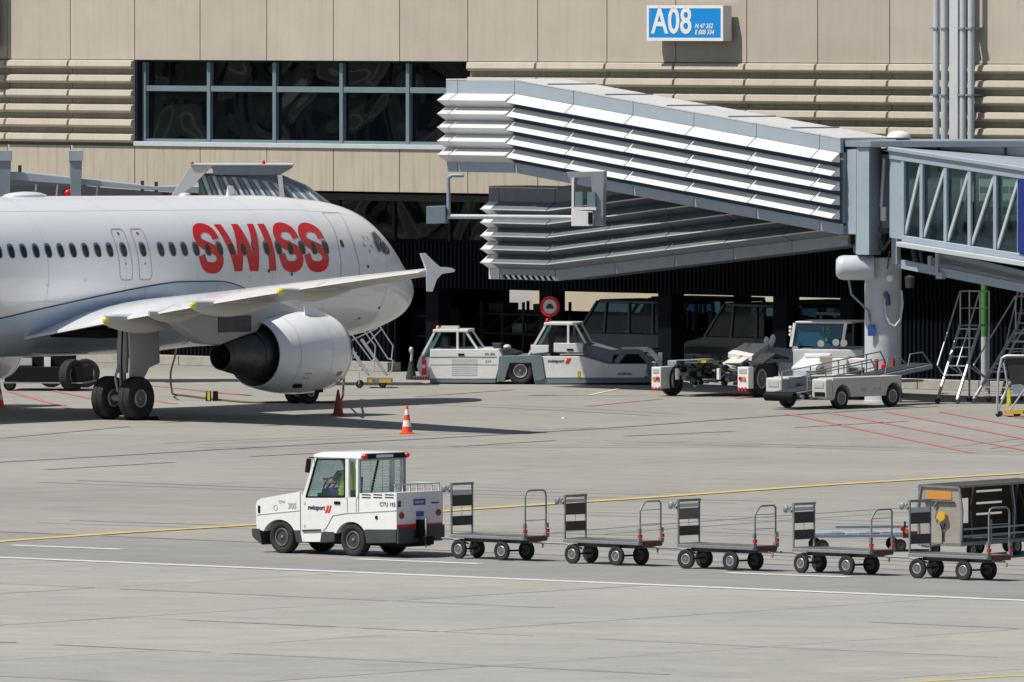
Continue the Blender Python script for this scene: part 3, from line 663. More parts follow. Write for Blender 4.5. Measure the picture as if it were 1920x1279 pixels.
# undercarriage beam
q0, q1 = BR.xz(1680,493,.5), BR.xz(1930,540,.5)
m_ = MB(); m_.bar((q0[0],.5,q0[1]),(q1[0]+6,.5,q1[1]-.9), .14,.24); m_.bar((q0[0],2.1,q0[1]),(q1[0]+6,2.1,q1[1]-.9), .14,.24); m_.build('lift_beam', 'steel_blue', br)
def bp(px, py, y=.4): x, z = BR.xz(px, py, y); return (x, y, z)
for p_, q_, w_ in (((1680,440),(1680,495),.18),((1744,480),(1744,498),.1),((1758,470),(1758,515),.1)): MB().bar(bp(*p_), bp(*q_), w_).build('hanger', 'steel_blue', br)
MB().box(bp(1764,520)[0]-.1, bp(1764,520)[0]+.1, .3,.5, bp(1764,523)[2], bp(1764,511)[2]).build('hanger_foot', 'steel_blue', br)
m_ = MB(); m_.bar(bp(1765,476,.5), bp(1960,522,.5), .10,.14); m_.bar(bp(1765,486,.9), bp(1960,528,.9), .25,.18); m_.build('cable_tray', 'steel_grey', br)
m_ = MB(); m_.tube([bp(1705,440),bp(1712,470),bp(1716,490)], .07); m_.tube([bp(1722,445),bp(1728,492)], .05); m_.build('hose', 'dark_grey', br, smooth=50)
m_ = MB(); m_.lathe([(0,.12),(.3,.14),(.35,.05)], bp(1706,540), 'z', 12); m_.build('spotlight', 'dark_grey', br, smooth=50)
m_ = MB(); x = x_c+7; m_.box(x-.2,x+.2,.3,.7,.5,B0+sl_*x-.1); m_.box(x-.2,x+.2,1.9,2.3,.5,B0+sl_*x-.1); m_.box(x-.5,x+.5,-.2,2.8,.35,.6); m_.build('support_leg', 'steel_blue', br)
for yy in (-.1, 2.5): wheel(br, (x,yy,.5), .5, .3)
# docking guidance display on an arm
DG = Fr(P(1090,400,321.5), -12)
dg = thing('docking_display', 'grey docking guidance box hanging under walkway with long horizontal pipe arm', 'guidance display', DG)
def dp(px, py, y=0): x, z = DG.xz(px, py, y); return x, z
m_ = MB(); m_.pry([dp(1060,323),dp(1131,321),dp(1129,424),dp(1112,424),dp(1112,395),dp(1106,333),dp(1077,333),dp(1073,352)], .1, .55); m_.build('hood', 'zinc_dark', dg, bevel=.01)
m_ = MB(); m_.pry([dp(1072,334),dp(1076,334),dp(1076,388),dp(1072,424)], -.02, .099); m_.build('side_rail', 'white_paint', dg)
MB().pry([dp(1072,394),dp(1112,397),dp(1112,424),dp(1072,424)], -.06, .08).build('lower_panel', 'white_paint', dg, bevel=.01)
for a in (1077, 1101): MB().pry([dp(a,360),dp(a+15,360),dp(a+15,388),dp(a,388)], .0, .095).build('display_window', 'frame_grey', dg)
MB().pry([dp(1077,388.5),dp(1118,388.5),dp(1118,394),dp(1077,394)], -.05, .09).build('shelf', 'white_paint', dg)
MB().pry([dp(1104,398),dp(1112,398),dp(1112,420),dp(1104,420)], -.10, -.061).build('socket', 'black', dg)
a = dp(838,406); b = dp(1072,408)
MB().tube([(a[0],.1,a[1]),(b[0],.1,b[1])], .065, 12).build('arm', 'pale_grey_paint', dg, smooth=40)
MB().pry([dp(800,387),dp(836,386),dp(836,419),dp(800,420)], -.05, .35).build('lamp_box', 'frame_grey', dg, bevel=.015)
m_ = MB(); q = [dp(840,404), dp(839,334), dp(846,329), dp(868,329)]; m_.tube([(x,.1,z) for x, z in q], .06, 10); m_.build('hook', 'steel_grey', dg, smooth=40)

# left boarding bridge behind the aircraft
LB = Fr(P(200,330,334), 4)
lb = thing('boarding_bridge', 'grey boarding bridge half hidden behind the white aircraft fuselage', 'boarding bridge', LB)
def lp(px, py, y=0): x, z = LB.xz(px, py, y); return (x, z)
MB().pry([lp(-60,325),lp(30,322),lp(290,350),lp(380,350),lp(380,363),lp(150,347),lp(-60,331)], 0, 2.6).build('roof', 'steel_blue', lb, bevel=.01)
MB().pry([lp(-60,332),lp(20,334),lp(190,352),lp(360,364),lp(360,410),lp(-60,410)], .12, 2.5).build('glass_side', 'dark_glass', lb)
for px in (60, 100, 140, 175): MB().bar((lp(px,392)[0],.05,lp(px,420)[1]), (lp(px+8,340)[0],.05,lp(px+8,346)[1]), .05).build('brace', 'alu', lb)
for a, b in ((-12,20), (130,153)):
    MB().pry([lp(a,302),lp(b,302),lp(b-3,420),lp(a+3,420)], -.4, .1).build('post', 'steel_grey', lb, bevel=.01)
    MB().pry([lp(a-2,282),lp(b+2,282),lp(b+2,301.6),lp(a-2,301.6)], -.45, .15).build('post_cap', 'steel_blue', lb, bevel=.01)
for px, py in ((38,318),(160,345),(185,347),(268,347),(294,349)): x, z = lp(px,py); MB().box(x-.05,x+.05,.4,.5,z-.2,z+.12).build('roof_fitting', 'dark_grey', lb)
x, z = lp(127,362); MB().ell((x,-.3,z), .12,.12,.12).build('warning_lamp', 'lamp_red', lb, smooth=60)
# canopy with its folding bellows
CP = Fr(P(450,330,331), 0)
cp = thing('bridge_canopy', 'grey bridge head canopy with folded pale bellows behind the cockpit roof', 'canopy', CP)
def c2(px, py, y=0): x, z = CP.xz(px, py, y); return (x, z)
MB().pry([c2(357,311),c2(400,310),c2(358,352),c2(330,372),c2(318,372)], .0, .25).build('side_strut', 'zinc', cp, bevel=.01)
MB().pry([c2(357,309.5),c2(548,310),c2(546,316),c2(525,328),c2(400,328),c2(398,316)], .05, 2.4).build('roof', 'steel_grey', cp, bevel=.02)
MB().pry([c2(357,308),c2(549,308),c2(549,310),c2(357,310)], -.05, 2.5).build('roof_edge', 'zinc', cp)
for a, b in ((360,312),(494,310)):
    x, z = c2(a,b); MB().lathe([(0,.05),(.1,.05),(.16,.02)], (x,.3,z-.02), 'z', 10).build('warning_lamp', 'lamp_red', cp, smooth=50)
nf = 22
for k in range(nf):
    t_ = k/(nf-1); px0 = 372 + t_*120; 
    x0, z0 = c2(px0, 326); x1, z1 = c2(400 + t_*232, 386); xm, zm = c2(372 + t_*205, 326 + (t_**2)*30)
    m_ = MB(); m_.tube([(x0,.5,z0-.05),(xm,.2,zm-.1),(x1,.1,z1-.4)], .07, 6); m_.build('bellows_fold', 'pale_grey_paint' if k % 2 else 'frame_grey', cp, smooth=40)
MB().pry([c2(372,327),c2(520,327),c2(575,350),c2(630,392),c2(372,392)], .35, 1.8).build('bellows_core', 'frame_grey', cp)
MB().pry([c2(520,328),c2(529,328),c2(536,392),c2(528,392)], .0, .2).build('bellows_strut', 'zinc', cp)

# added wooded ridge, unseen beyond the left edge: darkens reflections in the terminal glazing
m_ = MB(); rr = random.Random(11); n1 = 90; pts = []
for i in range(n1+1):
    for j, (dx, hh) in enumerate(((0,0),(15,14),(60,30),(130,46),(220,20))):
        pts.append((-520-dx + rr.uniform(-8,8), -500 + i*16 + rr.uniform(-5,5), max(0, hh + (rr.uniform(-5,6) if j else 0))))
fs_ = [(i*5+j, (i+1)*5+j, (i+1)*5+j+1, i*5+j+1) for i in range(n1) for j in range(4)]
m_.add(pts, fs_); pm('woodland', (.025,.045,.02), .9, var=.5, scale=.15, dirt=.5, dirtcol=(.01,.015,.008)); rdg = m_.build('added_wooded_ridge', 'woodland'); tag(rdg, kind='structure')

gf = sheet('added_grass_field', [(-1500,-200),(-62,-200),(-62,250),(-62,600),(-62,1500),(-1500,1500)], .004, 'woodland'); tag(gf, kind='structure')  # added unseen grass, keeps the reflections in the terminal glazing dark
gf.data.materials[0] = pm('grass', (.035,.06,.02), .9, var=.3, scale=.05)
for a, b in ((-150,-128),(-300,-262)): tw = sheet('added_taxiway', [(a,-200),(b,-200),(b,1500),(a,1500)], .008, 'road_mat'); tag(tw, kind='structure')  # added unseen pale strips, put bright lines into the glazing reflections

# ================================================================ AIRLINER
AC = Fr((-2.81, 321.07), 53)
plane = thing('airliner', 'white narrow body airliner with red lettering parked nose to the terminal', 'airplane', AC)
ST = [(0.0,-.65,-.65,.01),(.03,-.52,-.80,.14),(.1,-.40,-.92,.26),(.3,-.20,-1.12,.50),(.6,.02,-1.30,.76),(1.0,.26,-1.48,1.02),(1.5,.56,-1.62,1.27),(2.0,.97,-1.74,1.46),(2.5,1.34,-1.83,1.60),(3.0,1.61,-1.90,1.71),(3.6,1.79,-1.96,1.80),(4.4,1.91,-2.01,1.89),(5.4,1.98,-2.05,1.945),(6.6,2.05,-2.07,1.97),(8,2.07,-2.07,1.975),(24,2.07,-2.07,1.975),(27,2.07,-1.75,1.92),(30,2.05,-1.05,1.70),(33,1.95,-.2,1.25),(35.5,1.8,.55,.75),(37.3,1.55,1.0,.3),(37.57,1.4,1.2,.1)]
ST = [((.36 + a*(1-.36/8) if a < 8 else a), b, c, d) for a, b, c, d in ST]
def cr(i, xn):
    a = ST[i]; b = ST[i+1]; p = ST[max(i-1,0)]; q = ST[min(i+2, len(ST)-1)]
    h = b[0]-a[0]; u = (xn-a[0])/h; r = []
    for k in (1,2,3):
        m0 = (b[k]-p[k])/(b[0]-p[0]) if b[0] > p[0] else 0; m1 = (q[k]-a[k])/(q[0]-a[0])
        if i == 0: m0 = (b[k]-a[k])/h
        r.append((2*u**3-3*u**2+1)*a[k] + (u**3-2*u**2+u)*h*m0 + (-2*u**3+3*u**2)*b[k] + (u**3-u**2)*h*m1)
    return r
def sec(xn):
    for i in range(len(ST)-1):
        if ST[i][0] <= xn <= ST[i+1][0]:
            return cr(i, xn)
    return ST[-1][1:]
def fpt(xn, th, off=0.0):
    t, b, h = sec(xn); zc = 3.70 + .010*xn + (t+b)/2; rz = (t-b)/2 + off; rh = h + off
    return (-xn, -rh*sin(th), zc + rz*cos(th))
xs_ = [ST[0][0]] + [.36+q for q in (.015,.03,.06,.1,.2,.3,.45,.6)] + [1.2+.1*k for k in range(38)] + [5.25+.25*k for k in range(11)] + [8+k*1.0 for k in range(17)] + [25,26,27,28,29,30,31,32,33,34,35.5,36.5,37.3,37.57]
xs_ = sorted(set(xs_)); N_ = 72
MB().loft([[fpt(x, 2*pi*k/N_) for k in range(N_)] for x in xs_]).build('fuselage', 'aircraft_white', plane, smooth=60)
CAMP = Vector((0,0,HC))
def proj(l):
    p = AC.o + AC.ex*l[0] + AC.ey*l[1] + Vector((0,0,l[2])) - CAMP
    f = Vector((0, cos(PITCH), -sin(PITCH))); u = Vector((0, sin(PITCH), cos(PITCH))); d = p.dot(f)
    return (CX + FPX*p.x/d, CY - FPX*p.dot(u)/d)
def fs(px, py, x0=8.0, th0=1.3):
    """surface coordinates (xn, th) of the near side seen at a survey pixel"""
    xn, th = x0, th0
    for _ in range(40):
        a = proj(fpt(xn, th)); ex, ey = px-a[0], py-a[1]
        if abs(ex)+abs(ey) < .05: break
        b = proj(fpt(xn+.02, th)); c = proj(fpt(xn, th+.01))
        j11, j21 = (b[0]-a[0])/.02, (b[1]-a[1])/.02; j12, j22 = (c[0]-a[0])/.01, (c[1]-a[1])/.01
        D = j11*j22 - j12*j21
        if abs(D) < 1e-6: break
        dx = (ex*j22 - j12*ey)/D; dt = (j11*ey - j21*ex)/D
        xn += max(-1, min(1, dx)); th += max(-.2, min(.2, dt)); xn = max(.7, min(30, xn)); th = max(.2, min(2.4, th))
    return xn, th
def patch(name, mat, outline, off, parent, cen=None):
    pts = [fpt(a, b, off) for a, b in outline]
    c = cen or (sum(a for a, b in outline)/len(outline), sum(b for a, b in outline)/len(outline))
    v = [fpt(*c, off)] + pts; n = len(pts)
    return MB().add(v, [(0, 1+i, 1+(i+1) % n) for i in range(n)]).build(name, mat, parent)
def patch2(name, mat, outline, off, parent):
    n = len(outline); o2 = []
    for i in range(n):
        a, b = outline[i], outline[(i+1) % n]
        for k in range(5): o2.append((a[0]+(b[0]-a[0])*k/5, a[1]+(b[1]-a[1])*k/5))
    c = (sum(a for a, b in o2)/len(o2), sum(b for a, b in o2)/len(o2)); m_ = MB()
    rg = [[fpt(c[0]+(a-c[0])*u, c[1]+(b-c[1])*u, off) for a, b in o2] for u in (1,.8,.6,.4,.2,.02)]
    m_.loft(rg, cap=False); return m_.build(name, mat, parent)
def outline_strip(name, mat, pts, wdt, parent, off=.006, closed=True):
    m_ = MB(); n = len(pts)
    for i in range(n if closed else n-1):
        a, b = pts[i], pts[(i+1) % n]; k = 4
        for q in range(k):
            u0, u1 = q/k, (q+1)/k
            p0 = (a[0]+(b[0]-a[0])*u0, a[1]+(b[1]-a[1])*u0); p1 = (a[0]+(b[0]-a[0])*u1, a[1]+(b[1]-a[1])*u1)
            d = Vector((p1[0]-p0[0], (p1[1]-p0[1])*2.0)); d.normalize(); nx, ny = -d.y*wdt/2, d.x*wdt/4
            m_.add([fpt(p0[0]-nx,p0[1]-ny,off),fpt(p1[0]-nx,p1[1]-ny,off),fpt(p1[0]+nx,p1[1]+ny,off),fpt(p0[0]+nx,p0[1]+ny,off)], [(0,1,2,3)])
    return m_.build(name, mat, parent)
def oval(xn, th, a, b, n=16, p=2.6):
    r = []
    for k in range(n):
        t_ = 2*pi*k/n; c, s_ = cos(t_), sin(t_)
        r.append((xn + a*abs(c)**(2/p)*(1 if c > 0 else -1), th + b/2.02*abs(s_)**(2/p)*(1 if s_ > 0 else -1)))
    return r
wpx = [301.3+22.07*k for k in range(15)]; wl = [205.6,183,160,136.7,113.6,90.4,67.3,43.9,20.7,-2.8]
def wy(px): return 472.3 - (px)*.0115 - 1.5
for px in wpx + wl + [231.4, 267.6] + [-2.8-23.6*k for k in range(1,10)]:
    xn, th = fs(px, wy(px), 9, 1.2)
    wd = patch('cabin_window', 'frame_grey', oval(xn, th, .145, .205), .006, plane)
    patch('pane', 'cockpit_glass', oval(xn, th+.012, .105, .16), .012, wd)
for px in (231.4, 267.6):                                    # overwing emergency exits
    xn, th = fs(px, wy(px), 9, 1.2)
    r = []
    w2, t0_, t1_ = .27, th-.30, th+.40
    for cx2, cy2, a0 in ((-1,-1,180),(1,-1,270),(1,1,0),(-1,1,90)):
        for k in range(5):
            a = radians(a0 + 90*k/4); r.append((xn + cx2*(w2-.1) + .1*cos(a), (t0_+.08 if cy2 < 0 else t1_-.08) + .08*sin(a)))
    ex = outline_strip('emergency_exit', 'gear_grey', r, .035, plane)
    patch('exit_mark', 'red_paint', oval(xn, th-.23, .06, .04, 8), .007, ex); patch('exit_mark', 'red_paint', oval(xn, th+.19, .035, .025, 8), .007, ex)
dl = [fs(400+a/3.76, 340+b/3.76, 5.5, 1.0) for a, b in ((765,222),(840,320),(880,450),(900,560),(895,668))]
dr = [fs(400+a/3.76, 340+b/3.76, 4.2, 1.0) for a, b in ((885,222),(960,370),(1005,500),(1030,600),(1028,665))]
door = outline_strip('cabin_door', 'gear_grey', dl + [(dl[-1][0], dl[-1][1]+.15), (dr[-1][0], dr[-1][1]+.15)] + dr[::-1], .03, plane)
a = fs(641, 457, 4.8, 1.1); patch('door_window', 'cockpit_glass', oval(a[0], a[1], .08, .12), .008, door)
# lettering
def catmull(p, n=7):
    r = []; P_ = [p[0]] + p + [p[-1]]
    for i in range(1, len(P_)-2):
        for k in range(n):
            u = k/n; q = []
            for c in (0,1):
                a, b, d, e = P_[i-1][c], P_[i][c], P_[i+1][c], P_[i+2][c]
                q.append(.5*((2*b)+(d-a)*u+(2*a-5*b+4*d-e)*u*u+(3*b-a-3*d+e)*u**3))
            r.append(tuple(q))
    r.append(p[-1]); return r
TH0, TH1 = fs(500,420,8,1.0)[1], fs(500,508,8,1.5)[1]
HT = (TH1-TH0)*2.02
def ribbon(path, wdt, x0, off, name, parent, flat=True):
    """path in metres: u to the right (towards the nose), v up from the foot of the letter"""
    m_ = MB(); n = len(path)
    for i in range(n-1):
        for s_ in (-1,):
            rows = []
            for j in (i, i+1):
                a = path[max(j-1,0)]; b = path[min(j+1, n-1)]; d = Vector((b[0]-a[0], b[1]-a[1])).normalized(); nn = Vector((-d.y, d.x))
                rows.append([Vector(path[j]) + nn*wdt*(k/4-.5) for k in range(5)])
            for k in range(4):
                q = [rows[0][k], rows[0][k+1], rows[1][k+1], rows[1][k]]
                m_.add([fpt(x0 - v.x, TH1 - v.y/2.02, off) for v in q], [(0,1,2,3)])
    return m_
def diag(a, b, wd, x0, off, m_):
    """slanted stroke with horizontal ends: a foot/top centres"""
    k_ = 10
    for i in range(k_):
        for j in range(3):
            q = []
            for ii, jj in ((i,j),(i,j+1),(i+1,j+1),(i+1,j)):
                u = ii/k_; x = a[0]+(b[0]-a[0])*u + wd*(jj/3-.5); y = a[1]+(b[1]-a[1])*u; q.append(fpt(x0-x, TH1 - y/2.02, off))
            m_.add(q, [(0,1,2,3)])
    return m_
def lx(px): return fs(px, 466, 9, 1.2)[0]
Sp = [(.88,.66),(.80,.85),(.52,.925),(.25,.86),(.13,.70),(.24,.57),(.50,.49),(.76,.41),(.87,.27),(.77,.12),(.50,.075),(.22,.13),(.12,.33)]
for a, b in ((370,415),(521,565),(568,613)):
    x0, x1 = lx(a), lx(b); wd = x0-x1
    path = [(u*wd, v*HT) for u, v in catmull(Sp, 5)]
    ribbon(path, .30, x0, .007, 'S', plane).build('letter_s', 'red_paint', plane)
x0, x1 = lx(414), lx(496); wd = x0-x1; m_ = MB(); sw = .31
diag((.13*wd, HT),(.33*wd,0),sw,x0,.007,m_); diag((.52*wd,HT),(.36*wd,0),sw*.8,x0,.009,m_); diag((.52*wd,HT),(.68*wd,0),sw,x0,.011,m_); diag((.88*wd,HT),(.72*wd,0),sw*.9,x0,.013,m_)
m_.build('letter_w', 'red_paint', plane)
x0, x1 = lx(499), lx(514); m_ = MB(); diag((.5*(x0-x1),HT),(.5*(x0-x1),0),sw,x0,.007,m_); m_.build('letter_i', 'red_paint', plane)
# small crest of five four-point stars
xn, th = fs(689, 457, 3.6, 1.0)
m_ = MB()
for k in range(5):
    a = 2*pi*k/5+.3; c0 = (xn + .20*cos(a), th + .12*sin(a))
    q = [fpt(c0[0]+(.085 if i % 2 == 0 else .03)*cos(a+i*pi/4), c0[1]+(.045 if i % 2 == 0 else .016)*sin(a+i*pi/4), .008) for i in range(8)]
    m_.add(q, [tuple(range(8))])
m_.build('star_emblem', 'gear_grey', plane)
# flight deck windows
for pts in ([(695,438),(700.5,434.5),(713,448),(716,470),(710,474),(702,456)], [(715,450),(731,472),(728,478.5),(718,475)]):
    oc = [fs(a, b, 3.2, 1.0) for a, b in pts]; cx2 = (sum(p[0] for p in oc)/len(oc), sum(p[1] for p in oc)/len(oc))
    wdw = patch2('flight_deck_window', 'frame_grey', oc, .03, plane); patch2('pane', 'cockpit_glass', [(cx2[0]+(a-cx2[0])*.82, cx2[1]+(b-cx2[1])*.82) for a, b in oc], .042, wdw)
for side in (1,):
    patch2('flight_deck_window', 'cockpit_glass', [(2.05,-.85),(2.6,-.72),(2.6,-.06),(2.1,-.06)], .012, plane); patch2('flight_deck_window', 'cockpit_glass', [(2.05,.85),(2.6,.72),(2.6,.06),(2.1,.06)], .012, plane)
for px, py in ((547,514),(504,508),(711,577),(673,597),(690,500)):
    a = fs(px, py, 7, 1.8); patch('sensor_port', 'dark_grey', oval(a[0], a[1], .05, .05, 8, 2), .009, plane)
MB().loft([[fpt(x, .02 + s_*.02, o) for s_, o in ((-1,0),(0,.25),(1,0))] for x in (8.2,8.45)]).build('antenna', 'aircraft_white', plane)
MB().pry([(-7.9,5.80),(-8.25,5.80),(-8.32,6.12),(-8.22,6.12)], -.02, .02).build('antenna', 'aircraft_white', plane)
a = -17.2; MB().ell((a,0,5.93), .9,.3,.14, 16, 8).build('antenna_fairing', 'aircraft_white', plane, smooth=60)
MB().ell((-10.3,0,5.87), .2,.12,.08, 10, 6).build('antenna_fairing', 'aircraft_white', plane, smooth=60)
# skin joints
for xx in (3.4, 6.35, 8.9, 12.2, 15.3, 18.6):
    m_ = MB()
    for k in range(40):
        a, b = pi*k/40, pi*(k+1)/40
        m_.add([fpt(xx-.008,a,.0035),fpt(xx+.008,a,.0035),fpt(xx+.008,b,.0035),fpt(xx-.008,b,.0035)], [(0,1,2,3)])
    m_.build('skin_joint', 'gear_light', plane)
for th_ in (.62, 1.92):
    m_ = MB()
    for k in range(60):
        a, b = 4.2+k*.3, 4.2+(k+1)*.3
        m_.add([fpt(a,th_-.003,.003),fpt(b,th_-.003,.003),fpt(b,th_+.003,.003),fpt(a,th_+.003,.003)], [(0,1,2,3)])
    m_.build('skin_joint', 'gear_light', plane)
for px, py, a_, b_ in ((585,507,.10,.03),(560,560,.22,.14),(640,545,.05,.05),(655,600,.3,.2),(470,520,.06,.03),(160,525,.05,.03),(90,535,.05,.03)):
    q = fs(px, py, 7, 1.8); outline_strip('access_hatch', 'gear_light', oval(q[0], q[1], a_, b_, 12, 6), .018, plane, .005)
# belly fairing
def fo(xn):
    k = min(1, (xn-9.6)/3.5, (23.2-xn)/3.5); k = max(0, k); return k*k*(3-2*k)
rings = []
for i in range(40):
    xn = 9.6 + 13.6*i/39; k = fo(xn); tht = radians(97 + 20*max(0, (xn-13.0)/6.0)**1.3) if xn < 19.0 else radians(117+ (xn-19)*5)
    tht += radians(11)*max(0, (11.4-xn)/1.8)**2
    ring = []; M_ = 30
    for j in range(M_+1):
        th = tht + (2*pi - 2*tht)*j/M_; e = min(j, M_-j)/3.0
        off = .008 + k*(.02 + .13*min(1, e))
        p = fpt(xn, th, off); 
        flat = 1.0 + .0*k
        ring.append(p)
    rings.append(ring)
MB().loft(rings, cap=False, close=False).build('belly_fairing', 'fairing_grey', plane, smooth=50)
MB().tube([Vector(r_[0]) + Vector((0,-.006,.01)) for r_ in rings], .014, 6).build('fairing_seal', 'dark_grey', plane)
for xx in (11.2, 14.6):
    i = min(range(40), key=lambda q: abs(9.6+13.6*q/39-xx)); MB().tube([Vector(v_) + Vector((0,-.004,0)) for v_ in rings[i][:12]], .008, 5).build('fairing_joint', 'gear_grey', plane)
MB().box(-18.55,-16.9,-3.75,-2.0,2.20,2.42).build('wheel_well', 'black', plane)
MB().box(-18.5,-16.9,-1.95,-1.3,1.72,1.76).build('well_door', 'aircraft_grey', plane)
# wings
def wing_sec(y):
    ay = abs(y); u = (ay-1.9)/15.15
    le = 12.4 + 8.0*u; tip_te = 21.95
    te = 18.9 + .45*max(0, min(ay,6.4)-1.9)/4.5 if ay <= 6.4 else 19.35 + (tip_te-19.35)*(ay-6.4)/(17.05-6.4)
    z = 2.72 + 1.52*u - .25*(1-u)**2 + .12*(1-u)
    tc = .13 - .035*u; inc = radians(3.0 - 3.5*u)
    return le, te, z, tc, inc
def foil(y, n=12):
    le, te, z, tc, inc = wing_sec(y); c = te-le; pts = []
    xs2 = [.5*(1-cos(pi*k/n)) for k in range(n+1)]
    def yt(x): return 5*tc*(.2969*sqrt(x)-.126*x-.3516*x*x+.2843*x**3-.1015*x**4)
    for x in xs2[::-1]: pts.append((x, yt(x)*.9 + .030*(1-(2*x-1)**2)*0.6 + (-.02*max(0,x-.7)/.3)*1.0 + .004))
    for x in xs2[1:]: pts.append((x, -yt(x)*.85 + .030*(1-(2*x-1)**2)*.5 - (.02*max(0,x-.7)/.3) - .004))
    r = []
    for x, h in pts:
        X = le + c*x; Z = z + h*c - (x-.4)*c*sin(inc)
        r.append((-X, y, Z))
    return r
ys = [1.2,1.9,3,4.2,5.4,6.4,7.6,9,10.5,12,13.5,15,16.2,16.9,17.05]
for s_ in (-1, 1):
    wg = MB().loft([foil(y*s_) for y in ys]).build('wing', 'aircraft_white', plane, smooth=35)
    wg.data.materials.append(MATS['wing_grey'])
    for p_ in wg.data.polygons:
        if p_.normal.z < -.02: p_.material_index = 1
    # lines between flaps, ailerons and slats
    if s_ < 0:
        for y0 in (6.35, 12.9):
            f0, f1 = foil(-y0), foil(-y0-.03)
            MB().loft([[(a[0], a[1], a[2]+.004) for a in f0[0:4]], [(a[0], a[1], a[2]+.004) for a in f1[0:4]]], cap=False, close=False).build('flap_gap', 'dark_grey', wg)
    # wingtip fence
    le, te, z, tc, inc = wing_sec(17.05); y = 17.05*s_
    pf = [(-20.5,z-.01),(-20.75,z+.05),(-21.02,z+.07),(-21.35,z+.25),(-21.70,z+.47),(-21.9,z+.46),(-21.72,z+.16),(-21.64,z-.0),(-21.62,z-.52),(-21.4,z-.53),(-21.22,z-.22),(-21.0,z-.08),(-20.75,z-.06)]
    MB().pry(pf, y-.035 if s_ < 0 else y-.02, y+.02 if s_ < 0 else y+.035).build('wingtip_fence', 'aircraft_white', plane, bevel=.012)
    # flap track fairings
    for yy, ln, rr, tipc in ((5.1,4.2,.25,1),(6.3,2.6,.15,0),(8.6,3.9,.215,1),(12.2,3.4,.175,1)):
        le, te, z, tc, inc = wing_sec(yy); c = te-le; zt_ = z - (.6)*c*sin(inc) - .06
        rg = []
        for k in range(13):
            u = k/12; xx = te + .85 - ln*(u) if tipc else te+.35-ln*u
            r_ = rr*(sin(pi*min(1,(u*.93+.07))**.75))**.8 if u < 1 else .02
            r_ = max(r_, .05)
            zz_ = zt_ - .12*sin(pi*u) - .02 + u*.06 - (0 if u > .3 else .0)
            rg.append([(-xx, s_*yy + .45*r_*sin(2*pi*q/14), zz_ - r_*.25 + r_*1.05*cos(2*pi*q/14)) for q in range(14)])
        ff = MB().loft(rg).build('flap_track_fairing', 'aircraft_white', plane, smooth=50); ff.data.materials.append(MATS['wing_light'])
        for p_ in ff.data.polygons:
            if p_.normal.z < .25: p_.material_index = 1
        if tipc:
            q = rg[0]; cz = sum(p[2] for p in q)/14
            MB().lathe([(-.08,.04),(-.05,.07),(.04,.085),(.08,.08)], (-(te+.85)+.03, s_*yy, cz), 'x', 12).build('yellow_tip', 'yellow', ff, smooth=40)
